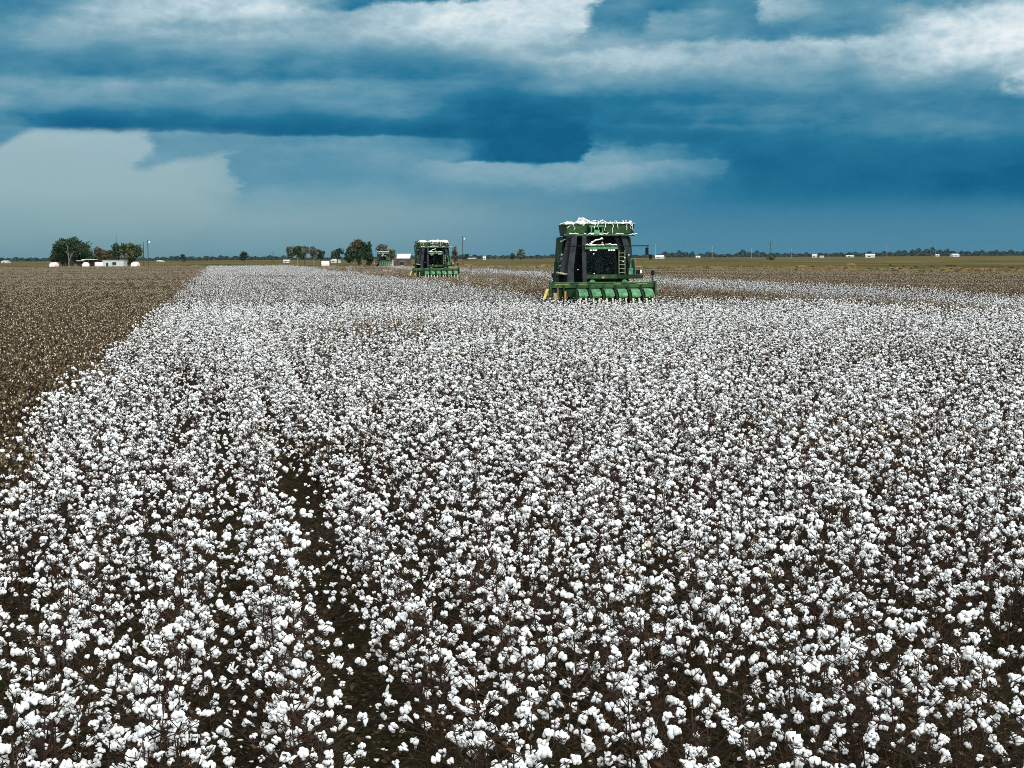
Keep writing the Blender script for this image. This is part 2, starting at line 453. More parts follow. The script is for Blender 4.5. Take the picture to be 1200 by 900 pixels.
# ------------------------------------------------------------------ field layout
# rows run along RD; s = distance across the rows, t = distance along them
ROW_A = math.atan((258 - 600) / FH)
RD = np.array([math.sin(ROW_A), math.cos(ROW_A)])
RN = np.array([math.cos(ROW_A), -math.sin(ROW_A)])
ROW = 0.80
def st(x, y): return x * RN[0] + y * RN[1], x * RD[0] + y * RD[1]
def xy(s, t): return s * RN[0] + t * RD[0], s * RN[1] + t * RD[1]
EDGE_S = -2.85                         # left of this row the crop has been picked
GAP_S = 0.87                           # a row that largely failed, leaving a dark gap
def row_positions():
    rows = [0.42 - ROW * k for k in range(0, 400)] + [GAP_S] + [1.39 + ROW * k for k in range(0, 500)]
    return np.array(sorted(rows))
FAR_PX = [(-200, 9.2), (100, 9.5), (400, 11.0), (750, 15.8), (1200, 22.6), (1500, 27)]   # where the field ends, seen below the horizon
def field_end(x, y):
    """depth at which the crop ends in the direction of (x, y)"""
    px = 600 + FH * x / np.maximum(y, 0.1)
    return FH * 2.55 / np.interp(px, [p for p, _ in FAR_PX], [q for _, q in FAR_PX])
T1 = 83.0 - 1.0

def smooth_noise(x, y, sc, seed):
    r = np.random.default_rng(seed); g = r.random((64, 64))
    u = (x / sc) % 64; v = (y / sc) % 64
    i = u.astype(int); j = v.astype(int); a = u - i; b = v - j
    a = a*a*(3-2*a); b = b*b*(3-2*b)
    i2 = (i+1) % 64; j2 = (j+1) % 64
    return g[i, j]*(1-a)*(1-b) + g[i2, j]*a*(1-b) + g[i, j2]*(1-a)*b + g[i2, j2]*a*b

def picked(s, t):
    s = np.asarray(s, float); t = np.asarray(t, float)
    mott = smooth_noise(s*1.3 + 300, t*0.5 + 300, 1.2, 61)
    left = s < EDGE_S + (mott - 0.5)*0.9
    behind = (s > 20.2) & (s < 33.0) & (t > 84 - (s - 20.2) * 0.2)
    strip = (s > 33.0) & (s < 37.4)
    right = (s > 49.0) | ((s > 37.4) & (t > 150) & (((s*7.3 + t*0.9) % 3.7) < 1.7))
    patchy = (behind | strip) & (mott > 0.80) & (t > 100)
    return left | ((behind | strip) & ~patchy) | right

# ------------------------------------------------------------------ the ground
def sheet(name, pts, z, m):
    mb = MB(); mb.add([(x, y, z) for x, y in pts], [tuple(range(len(pts)))])
    return tag(mb.build(name, m), kind='structure')
sheet('grass_plain', [(-7000, -200), (7000, -200), (7000, 9000), (-7000, 9000)], -0.16, M['grass'])

def soil():
    # row-aligned grid: fine near the camera, coarse far away; ridges under the rows, clods
    sv = np.concatenate([-np.geomspace(340, 8, 40), np.arange(-7.6, 9.0, 0.055), np.geomspace(9.2, 340, 60)])
    tv = np.concatenate([np.array([-4.0, 0.0, 3.0]), np.arange(4.0, 22.0, 0.06), np.geomspace(22.2, 560, 90)])
    Sg, Tg = np.meshgrid(sv, tv)
    X, Y = xy(Sg, Tg)
    lim = field_end(X, Y)
    fac = np.where(Y > lim, lim / np.maximum(Y, 1), 1.0)
    X = X * fac; Y = Y * fac
    near = np.clip((24 - Tg) / 4, 0, 1) * np.clip((Tg - 3) / 2, 0, 1) * np.clip((10 - np.abs(Sg - 1)) / 1.5, 0, 1)
    rows = row_positions()
    rows = rows[np.abs(rows - GAP_S) > 0.01]
    d = np.min(np.abs(Sg.ravel()[:, None] - rows[None, (rows > -12) & (rows < 14)]), axis=1).reshape(Sg.shape)
    Z = 0.05 * np.cos(np.clip(d / 0.5, 0, 1) * math.pi) * near
    for sc, am, sd_ in ((0.9, 0.05, 1), (0.28, 0.06, 2), (0.12, 0.06, 3)):
        Z += (smooth_noise(X + 100, Y + 100, sc, sd_) - 0.5) * am * near
    Z -= 0.02
    n0, n1_ = Sg.shape
    v = np.stack([X, Y, Z], -1).reshape(-1, 3)
    idx = np.arange(n0*n1_).reshape(n0, n1_)
    f = np.stack([idx[:-1, :-1], idx[:-1, 1:], idx[1:, 1:], idx[1:, :-1]], -1).reshape(-1, 4)
    me = bpy.data.meshes.new('cotton_field_soil'); me.from_pydata(v.tolist(), [], f.tolist()); me.materials.append(M['soil'])
    me.polygons.foreach_set('use_smooth', [True]*len(f)); me.update()
    tag(link(bpy.data.objects.new('cotton_field_soil', me)), kind='structure')
soil()
sheet('gravel_road', [(wx_at(455, 535), 528), (wx_at(640, 505), 500), (wx_at(640, 513), 508), (wx_at(455, 545), 537)], -0.15, M['gravel'])

# ------------------------------------------------------------------ cotton plants
def lobe(V_, rs, r3, seed):
    r = np.random.default_rng(seed)
    w = np.ones(len(V_))
    for _ in range(4):
        k = r.normal(size=3) * 2.9; w += 0.14 * np.sin(V_ @ k + r.random()*6.28)
    return V_ * w[:, None] * np.array(r3)

def boll_mb(seed, sub, droop=0, n=None, bur=True):
    """one open boll: locks of lint on a brown bur; axis up, about 75 mm across"""
    r = np.random.default_rng(seed); mb = MB(); V_, F_ = ICO[sub]
    n = n or int(r.integers(4, 6))
    for k in range(n):
        a = 2*math.pi*k/n + r.normal()*0.25
        rad = 0.023 + r.random()*0.008
        r3 = (0.019 + r.random()*0.006, 0.019 + r.random()*0.006, 0.024 + r.random()*0.008)
        L = lobe(V_, 1, r3, int(r.integers(1e9)))
        L = L + np.array([math.cos(a)*rad, math.sin(a)*rad, 0.016 + r.normal()*0.009])
        mb.add(L.tolist(), F_)
    for k in range(droop):
        a = r.random()*6.28; ln = 0.05 + r.random()*0.075
        L = lobe(V_, 1, (0.019, 0.017, ln*0.55), int(r.integers(1e9)))
        z = L[:, 2]; L[:, 0] *= 1 + 0.35*np.sin(z*60); L[:, 1] *= 1 - 0.25*np.sin(z*45)
        L = L + np.array([math.cos(a)*0.030, math.sin(a)*0.030, 0.012 - ln*0.45])
        mb.add(L.tolist(), F_)
    if bur:
        mb.mat(1)
        for k in range(5):
            a = 2*math.pi*k/5 + 0.3; c, s_ = math.cos(a), math.sin(a); px_, py_ = -s_*0.011, c*0.011
            mb.add([(c*0.006+px_*0.4, s_*0.006+py_*0.4, -0.014), (c*0.006-px_*0.4, s_*0.006-py_*0.4, -0.014),
                    (c*0.031-px_, s_*0.031-py_, -0.004), (c*0.031+px_, s_*0.031+py_, -0.004), (c*0.048, s_*0.048, 0.014)],
                   [(0, 1, 2, 3), (3, 2, 4)])
    return mb

def plant_design(seed):
    """stem paths with radii, boll placements, dry leaves"""
    r = np.random.default_rng(seed)
    h = r.uniform(0.80, 1.16); lean = r.normal(size=2)*0.05
    stem = [np.array([lean[0]*q*q + r.normal()*0.008, lean[1]*q*q + r.normal()*0.008, h*q]) for q in (0, 0.3, 0.6, 0.85, 1.0)]
    def at(q):
        q = q*4; qs = [0, 0.3, 0.6, 0.85, 1.0]; z = q/4
        for i in range(4):
            if z <= qs[i+1]: u = (z-qs[i])/(qs[i+1]-qs[i]); return stem[i]*(1-u)+stem[i+1]*u
        return stem[-1]
    paths = [(stem, [0.0075, 0.0065, 0.005, 0.004, 0.002])]
    bolls, leaves = [], []
    nb_ = int(r.integers(12, 17)); a = r.random()*6.28
    for k in range(nb_):
        q = 0.20 + 0.78*k/(nb_-1) + r.normal()*0.015; q = min(q, 0.99)
        a += 2.4 + r.normal()*0.35
        ln = (0.40*(1-q)+0.13)*r.uniform(0.7, 1.25)
        up = r.uniform(0.25, 0.75)
        d = np.array([math.cos(a), math.sin(a), up]); d /= np.linalg.norm(d)
        p0 = at(q); p1 = p0 + d*ln*0.5; p2 = p0 + d*ln + np.array([0, 0, 0.02])
        paths.append(([p0, p1, p2], [0.004, 0.003, 0.002]))
        spots = [p2] if (ln < 0.2 or r.random() < 0.5) else [p2, p1]
        for sp in spots:
            if r.random() < 0.40: continue
            ax = d*0.7 + np.array([0, 0, 0.6]) + r.normal(size=3)*0.35
            if r.random() < 0.25: ax[2] = -abs(ax[2])*0.7
            jit = r.normal(size=3)*0.012
            bolls.append((sp + jit, ax/np.linalg.norm(ax), (0.37 + 0.33*r.random() + (0.20 if r.random() < 0.12 else 0)), int(r.integers(10)), r.random()*6.28))
        if r.random() < 0.7:
            e = p1 + r.normal(size=3)*np.array([0.09, 0.09, 0.07]); paths.append(([p1, e], [0.0028, 0.0015]))
        if r.random() < 0.8: leaves.append((p1 + r.normal(size=3)*0.02, r.random()*6.28, r.uniform(0.012, 0.028)))
    return dict(paths=paths, bolls=bolls, leaves=leaves)

def basis(ax, roll):
    z = Vector(ax).normalized(); a = Vector((0, 0, 1)) if abs(z.z) < 0.95 else Vector((1, 0, 0))
    x = (a - z*a.dot(z)).normalized(); y = z.cross(x)
    m = Matrix((x, y, z)).transposed()
    return m @ Matrix.Rotation(roll, 3, 'Z')

def add_stalk(mb, D, sides=4, mi=0, leaf_mi=1):
    mb.mat(mi)
    for pts, rad in D['paths']: mb.tube(pts, rad, sides)
    mb.mat(leaf_mi)
    for p, a, s_ in D['leaves']:
        c, n = math.cos(a)*s_, math.sin(a)*s_
        mb.add([(p[0]-c, p[1]-n, p[2]), (p[0]+n*0.5, p[1]-c*0.5, p[2]-s_*0.7), (p[0]+c, p[1]+n, p[2]-s_*0.9), (p[0]-n*0.5, p[1]+c*0.5, p[2]-s_*0.1)], [(0, 1, 2, 3)])
    return mb

DROOP = [0, 0, 0, 0, 0, 0, 1, 1, 1, 2]
BOLL_HI = [boll_mb(100+i, 2, DROOP[i]) for i in range(10)]
BOLL_LO = [boll_mb(100+i, 1, min(DROOP[i], 1), n=4, bur=False) for i in range(10)]
BOLL_MESH = [b.mesh('boll', [M['lint'], M['bur']], smooth=True) for b in BOLL_HI]
DESIGNS = [plant_design(500+i) for i in range(14)]
STALK_MESH = [add_stalk(MB(), d).mesh('cotton_plant', [M['stalk'], M['dry_leaf']], smooth=False) for d in DESIGNS]

def merged_plant(D, bolls, sides, off=(0, 0, 0), rz=0.0, sc=1.0, out=None, keep=1.0, r=None):
    mb = MB()
    add_stalk(mb, D, sides, 0, 1)
    for p, ax, s_, k, roll in D['bolls']:
        if keep < 1 and r.random() > keep: continue
        B = np.array(basis(ax, roll)); b = bolls[k]
        P = (np.array(b.v) * s_) @ B.T + p
        base = len(mb.v); mb.v.extend(map(tuple, P))
        for f, m_ in zip(b.f, b.m): mb.f.append(tuple(i+base for i in f)); mb.m.append(2 if m_ == 0 else 3)
    if out is None: return mb
    c, n = math.cos(rz), math.sin(rz); base = len(out.v)
    out.v.extend(((c*x-n*y)*sc+off[0], (n*x+c*y)*sc+off[1], z*sc+off[2]) for x, y, z in mb.v)
    out.f.extend(tuple(i+base for i in f) for f in mb.f); out.m.extend(mb.m)
    return out
CROP_MATS = [M['stalk'], M['dry_leaf'], M['lint'], M['bur']]

sources = bpy.data.collections.new('crop_sources')      # never linked into the scene
SRC = {}
def source(key, mesh):
    i = len(sources.objects)
    o = bpy.data.objects.new('crop_source_%03d' % i, mesh); sources.objects.link(o)
    SRC.setdefault(key, []).append(i)

for d in DESIGNS: source('hi', merged_plant(d, BOLL_HI, 4).mesh('cotton_plant_full', CROP_MATS, True))
for d in DESIGNS[:10]: source('mid', merged_plant(d, BOLL_LO, 3).mesh('cotton_plant_mid', CROP_MATS, True))
# a stretch of row, 4 m long, for the far field
BLOB = []
for i in range(10):
    mb = MB(); L = lobe(ICO[1][0], 1, (0.033, 0.033, 0.031), 900+i); mb.add((L + np.array([0, 0, 0.012])).tolist(), ICO[1][1]); BLOB.append(mb)
for i in range(5):
    r = np.random.default_rng(70+i); out = MB()
    for k in range(22):
        d = DESIGNS[int(r.integers(14))]
        dd = dict(paths=d['paths'], bolls=d['bolls'], leaves=[])
        merged_plant(dd, BLOB, 3, (r.normal()*0.20, -2 + 4*(k+r.random())/22, 0), r.random()*6.28, r.uniform(0.9, 1.1), out, keep=0.72, r=r)
    source('row', out.mesh('cotton_row', CROP_MATS, True))

# picked stalks: bare stems with empty tan burs and a little old lint
def bur_shape(mb, p, ax, s_, roll, r, lint=0.33):
    B = np.array(basis(ax, roll))
    mb.mat(1)
    for k in range(4):
        a = 1.5708*k + r.normal()*0.2; c, n = math.cos(a), math.sin(a); w = 0.013
        P = np.array([(c*0.004-n*w*0.5, n*0.004+c*w*0.5, 0), (c*0.004+n*w*0.5, n*0.004-c*w*0.5, 0),
                      (c*0.026+n*w, n*0.026-c*w, 0.012), (c*0.034, n*0.034, 0.036), (c*0.026-n*w, n*0.026+c*w, 0.012)])*s_
        mb.add((P @ B.T + p).tolist(), [(0, 1, 2, 3, 4)])
    if r.random() < lint:
        mb.mat(2); L = lobe(ICO[1][0], 1, (0.017, 0.017, 0.023), int(r.integers(1e9)))*s_ + p + np.array([0, 0, -0.01])
        mb.add(L.tolist(), ICO[1][1])
def stubble_mb(seed, sides=3, out=None, off=(0, 0, 0), burs=True):
    r = np.random.default_rng(seed); mb = out or MB(); off = np.array(off)
    h = r.uniform(0.70, 0.92); a = r.random()*6.28; lean = r.normal(size=2)*0.07
    stem = [off + np.array([lean[0]*q*q, lean[1]*q*q, h*q]) for q in (0, 0.4, 0.75, 1)]
    mb.mat(0); mb.tube(stem, [0.007, 0.006, 0.0045, 0.003], sides)
    for k in range(6):
        q = 0.25 + 0.75*k/5; a += 2.4 + r.normal()*0.4; ln = r.uniform(0.12, 0.30)*(1.25-q*0.5)
        d = np.array([math.cos(a), math.sin(a), r.uniform(0.4, 1.1)]); d /= np.linalg.norm(d)
        p0 = off + np.array([lean[0]*q*q, lean[1]*q*q, h*q]); p1 = p0 + d*ln
        mb.mat(0); mb.tube([p0, p1], [0.005, 0.003], sides)
        e = p0 + d*ln*0.5 + r.normal(size=3)*0.08; mb.tube([p0 + d*ln*0.3, e], [0.004, 0.002], sides)
        for u in ((1.0, 0.55) if (ln > 0.2 and k % 2) else (1.0,)):
            bur_shape(mb, p0 + d*ln*u, d + r.normal(size=3)*0.5, r.uniform(0.75, 1.3), r.random()*6.28, r)
    return mb
STUB_MATS = [M['tan_stalk'], M['tan_bur'], M['old_lint']]
STUB_MESH = [stubble_mb(40+i, 4).mesh('stripped_cotton_stalk', STUB_MATS) for i in range(10)]
for me in STUB_MESH: source('stub', me)
for i in range(4):
    out = MB(); r = np.random.default_rng(i+3)
    for k in range(20): stubble_mb(int(r.integers(14))+40, 3, out, (r.normal()*0.08, -2+4*(k+r.random())/20, 0))
    source('stubrow', out.mesh('stripped_row', STUB_MATS))

# ---- every plant position: rows, then spots along each row
def in_view(x, y, z, margin=0.0):
    px = 600 + FH*x/np.maximum(y, 0.1)
    py = horizon(px) + FH*(CAM_Z - z)/np.maximum(y, 0.1)
    return (px > -margin) & (px < 1200+margin) & (py < 900+margin)

THIN = [(-4.6, 55, 3.6, 10, 0.75), (-27, 190, 16, 14, 0.7), (4.8, 22.5, 1.6, 2.6, 0.55), (-3.2, 23, 0.9, 2.5, 0.5), (2.6, 62, 4.0, 6, 0.35), (9.5, 40, 3, 5, 0.35), (-22, 120, 6, 14, 0.45), (7.2, 13.2, 0.8, 0.7, 0.5), (1.9, 12.4, 0.7, 0.5, 0.5)]
def thinness(x, y):
    v = np.zeros_like(x)
    for cx, cy, rx, ry, a in THIN: v = np.maximum(v, a*np.exp(-((x-cx)/rx)**2 - ((y-cy)/ry)**2))
    return v
plants = []      # x, y, picked
near_rows = row_positions()
for s0 in near_rows[(near_rows > -70) & (near_rows < 70)]:
    t = np.arange(4.0, 82.0, 0.155)
    t = t + nrg.normal(size=len(t))*0.05
    s = s0 + nrg.normal(size=len(t))*np.where(abs(s0 - 0.87) < 0.7, 0.06, 0.14)
    x, y = xy(s, t)
    dist = y
    keep = (np.abs(x) < 0.365*y + 2.2) & (y > 5.0) & (y < 78.0)
    # thin spots in the stand
    dens = smooth_noise(x+200, y+200, 1.1, 21)*0.55 + smooth_noise(x+300, y+300, 3.2, 22)*0.45
    big_ = smooth_noise(x*0.8+400, y*0.45+400, 4.5, 24)
    dens = dens - 0.16*np.clip((big_ - 0.55)/0.3, 0, 1)
    keep &= (dens > 0.36) | (nrg.random(len(t)) < 0.30)
    if abs(s0 - GAP_S) < 0.01:
        keep &= nrg.random(len(t)) < 0.035 + 0.965*np.clip((t - 18)/24, 0, 1)*(smooth_noise(t + 50, t*0 + 90, 1.6, 25) > 0.42 - 0.42*np.clip((t - 24)/20, 0, 1))
    pk = picked(s, t) | (nrg.random(len(t)) < thinness(x, y)*0.9)
    plants.append(np.stack([x, y, pk.astype(float), s], -1)[keep])
plants = np.concatenate(plants)
print('near plants', len(plants))

vis = in_view(plants[:, 0], plants[:, 1], 0.75)
white = plants[:, 2] < 0.5
order = np.argsort(plants[:, 1])
chosen_w = [i for i in order if vis[i] and white[i]][:300]
chosen_p = [i for i in order if vis[i] and not white[i] and plants[i, 3] < -1.5][:300]

# the 300 nearest cotton plants, each a thing with its bolls
proto_cache = {}
for n_, i in enumerate(chosen_w):
    x, y = plants[i, :2]; k = int(nrg.integers(len(DESIGNS))); sc_ = nrg.uniform(0.88, 1.10)
    o = bpy.data.objects.new('cotton_plant', STALK_MESH[k])
    o.location = (x, y, -0.01); o.rotation_euler = (nrg.normal()*0.06, nrg.normal()*0.06, nrg.random()*6.28); o.scale = (sc_,)*3
    link(o)
    tag(o, 'leafless brown cotton plant with open white bolls in the crop nearest the viewer', 'cotton plant', 'cotton plants in the nearest rows')
    for p, ax, s_, b, roll in DESIGNS[k]['bolls']:
        c = bpy.data.objects.new('boll', BOLL_MESH[b])
        c.matrix_local = Matrix.Translation(Vector(p)) @ basis(ax, roll).to_4x4() @ Matrix.Scale(s_, 4)
        c.parent = o; C.objects.link(c)
# the 300 nearest picked stalks
for i in chosen_p:
    x, y = plants[i, :2]
    o = link(bpy.data.objects.new('stripped_cotton_stalk', STUB_MESH[int(nrg.integers(10))]))
    o.location = (x, y, -0.01); o.rotation_euler = (nrg.normal()*0.08, nrg.normal()*0.08, nrg.random()*6.28)
    tag(o, 'picked bare brown cotton stalk with empty tan burs left of the white crop', 'cotton stalk', 'picked stalks nearest the viewer')

# ---- everything else: one scattered object for the crop, one for the picked stalks
def scatter_tree():
    ng = bpy.data.node_groups.new('crop_scatter', 'GeometryNodeTree')
    ng.interface.new_socket('Geometry', in_out='INPUT', socket_type='NodeSocketGeometry')
    ng.interface.new_socket('Geometry', in_out='OUTPUT', socket_type='NodeSocketGeometry')
    N = ng.nodes; L = ng.links
    gi = N.new('NodeGroupInput'); go = N.new('NodeGroupOutput')
    ci = N.new('GeometryNodeCollectionInfo'); ci.inputs['Collection'].default_value = sources
    ci.inputs['Separate Children'].default_value = True; ci.inputs['Reset Children'].default_value = True
    ip = N.new('GeometryNodeInstanceOnPoints'); ip.inputs['Pick Instance'].default_value = True
    def attr(name, dt):
        a = N.new('GeometryNodeInputNamedAttribute'); a.data_type = dt; a.inputs['Name'].default_value = name
        return [s for s in a.outputs if s.enabled][0]
    er = N.new('FunctionNodeEulerToRotation')
    L.new(attr('turn', 'FLOAT_VECTOR'), er.inputs[0])
    L.new(gi.outputs[0], ip.inputs['Points']); L.new(ci.outputs[0], ip.inputs['Instance'])
    L.new(attr('pick', 'INT'), ip.inputs['Instance Index'])
    L.new(er.outputs[0], ip.inputs['Rotation']); L.new(attr('size', 'FLOAT_VECTOR'), ip.inputs['Scale'])
    L.new(ip.outputs[0], go.inputs[0])
    return ng
SCATTER = scatter_tree()
def scatter(name, pos, pick, turn, size):
    me = bpy.data.meshes.new(name); me.vertices.add(len(pos)); me.vertices.foreach_set('co', pos.astype(np.float32).ravel())
    me.attributes.new('pick', 'INT', 'POINT').data.foreach_set('value', pick.astype(np.int32))
    me.attributes.new('turn', 'FLOAT_VECTOR', 'POINT').data.foreach_set('vector', turn.astype(np.float32).ravel())
    me.attributes.new('size', 'FLOAT_VECTOR', 'POINT').data.foreach_set('vector', size.astype(np.float32).ravel())
    me.update()
    o = link(bpy.data.objects.new(name, me)); md = o.modifiers.new('scatter', 'NODES'); md.node_group = SCATTER
    return o

# far rows, as 4 m stretches
far = []
for s0 in near_rows:
    t = np.arange(60.0, 560.0, 4.0) + nrg.random()*4
    x, y = xy(s0 + nrg.normal(size=len(t))*0.24, t)
    keep = (y >= 78.0) & (np.abs(x) < 0.365*y + 4) & (y < field_end(x, y))
    far.append(np.stack([x, y, (picked(np.full(len(t), s0), t) | (nrg.random(len(t)) < thinness(x, y)*0.8)).astype(float)], -1)[keep])
far = np.concatenate(far)
# thin out patches of the far crop where dark ground and stalks show
print('far stretches', len(far))

used = np.zeros(len(plants), bool); used[chosen_w] = True; used[chosen_p] = True
def make_stuff(name, is_picked, label):
    sel = (~used) & ((plants[:, 2] > 0.5) == is_picked)
    P = plants[sel]; n = len(P)
    pos = np.stack([P[:, 0], P[:, 1], np.full(n, -0.01)], -1)
    if is_picked: pick = nrg.choice(SRC['stub'], n)
    else: pick = np.where(P[:, 1] < 34, nrg.choice(SRC['hi'], n), nrg.choice(SRC['mid'], n))
    turn = np.stack([nrg.normal(size=n)*0.07, nrg.normal(size=n)*0.07, nrg.random(n)*6.28], -1)
    sz = np.repeat(nrg.uniform(0.85, 1.12, n)[:, None], 3, 1)
    F = far[(far[:, 2] > 0.5) == is_picked]; m = len(F)
    pos2 = np.stack([F[:, 0], F[:, 1], np.full(m, -0.01)], -1)
    pick2 = nrg.choice(SRC['stubrow' if is_picked else 'row'], m)
    turn2 = np.stack([np.zeros(m), np.zeros(m), -ROW_A + np.where(nrg.random(m) < 0.5, 0, math.pi)], -1)
    vary = smooth_noise(F[:, 0]+500, F[:, 1]+500, 9.0, 33)
    sz2 = np.stack([np.ones(m), np.ones(m), 0.86 + 0.28*vary], -1)
    o = scatter(name, np.concatenate([pos, pos2]), np.concatenate([pick, pick2]), np.concatenate([turn, turn2]), np.concatenate([sz, sz2]))
    tag(o, label, 'crop', kind='stuff')
make_stuff('cotton_crop', False, 'white cotton crop stretching back in rows behind the nearest plants')
make_stuff('stripped_stalk_field', True, 'brown picked cotton stalks with tan burs beyond the white crop')

# litter on the soil near the camera
def litter():
    mb = MB(); r = np.random.default_rng(5)
    for k in range(26000):
        y = 5.5 + 15*r.random()**1.3; x = r.uniform(-0.37, 0.37)*y
        a = r.random()*6.28; s_ = r.uniform(0.008, 0.03); tl = r.normal()*0.4
        c, n = math.cos(a)*s_, math.sin(a)*s_
        mb.mat(0 if r.random() < 0.75 else 1)
        z = 0.022 + r.random()*0.02
        mb.add([(x-c, y-n, z), (x+n*0.6, y-c*0.6, z+s_*tl), (x+c, y+n, z+s_*0.3), (x-n*0.6, y+c*0.6, z-s_*tl)], [(0, 1, 2, 3)])
    tag(mb.build('leaf_litter', [M['dry_leaf'], M['tan_stalk']]), 'dry brown leaf litter on the dark soil between rows', 'litter', kind='stuff')
    mb = MB()
    for k in range(1500):
        y = 6 + 14*r.random()**1.2; x = r.uniform(-0.37, 0.37)*y
        s_ = r.uniform(0.4, 1.0)
        L = lobe(ICO[1][0], 1, (0.028*s_, 0.016*s_, 0.010*s_), int(r.integers(1e9))); a = r.random()*6.28
        L = L @ np.array([[math.cos(a), math.sin(a), 0], [-math.sin(a), math.cos(a), 0], [0, 0, 1]]) + np.array([x, y, 0.03])
        mb.add(L.tolist(), ICO[1][1])
    tag(mb.build('fallen_lint', M['lint'], smooth=True), 'scraps of white lint fallen on the soil between rows', 'lint', kind='stuff')
litter()
# ------------------------------------------------------------------ cotton pickers
def quad_tube(mb, pts, w, d):
    """flat rectangular duct through points (x, y, z), width w across x, depth d along y"""
    vs, fs = [], []
    ws = w if hasattr(w, '__len__') else [w]*len(pts)
    for (x, y, z), ww in zip(pts, ws):
        vs += [(x-ww/2, y-d/2, z), (x+ww/2, y-d/2, z), (x+ww/2, y+d/2, z), (x-ww/2, y+d/2, z)]
    for i in range(len(pts)-1):
        for k in range(4):
            a = 4*i+k; b = 4*i+(k+1) % 4; fs.append((a, b, b+4, a+4))
    n = len(vs); fs += [(3, 2, 1, 0), (n-4, n-3, n-2, n-1)]
    mb.add(vs, fs)

def strand(mb, p0, p1, sag, r, seed, n=7):
    q = np.random.default_rng(seed); p0 = np.array(p0); p1 = np.array(p1); pts, rad = [], []
    for i in range(n):
        u = i/(n-1); p = p0*(1-u)+p1*u + q.normal(size=3)*0.03; p[2] -= sag*4*u*(1-u)
        pts.append(p); rad.append(r*(0.5+q.random()))
    mb.tube(pts, rad, 5)

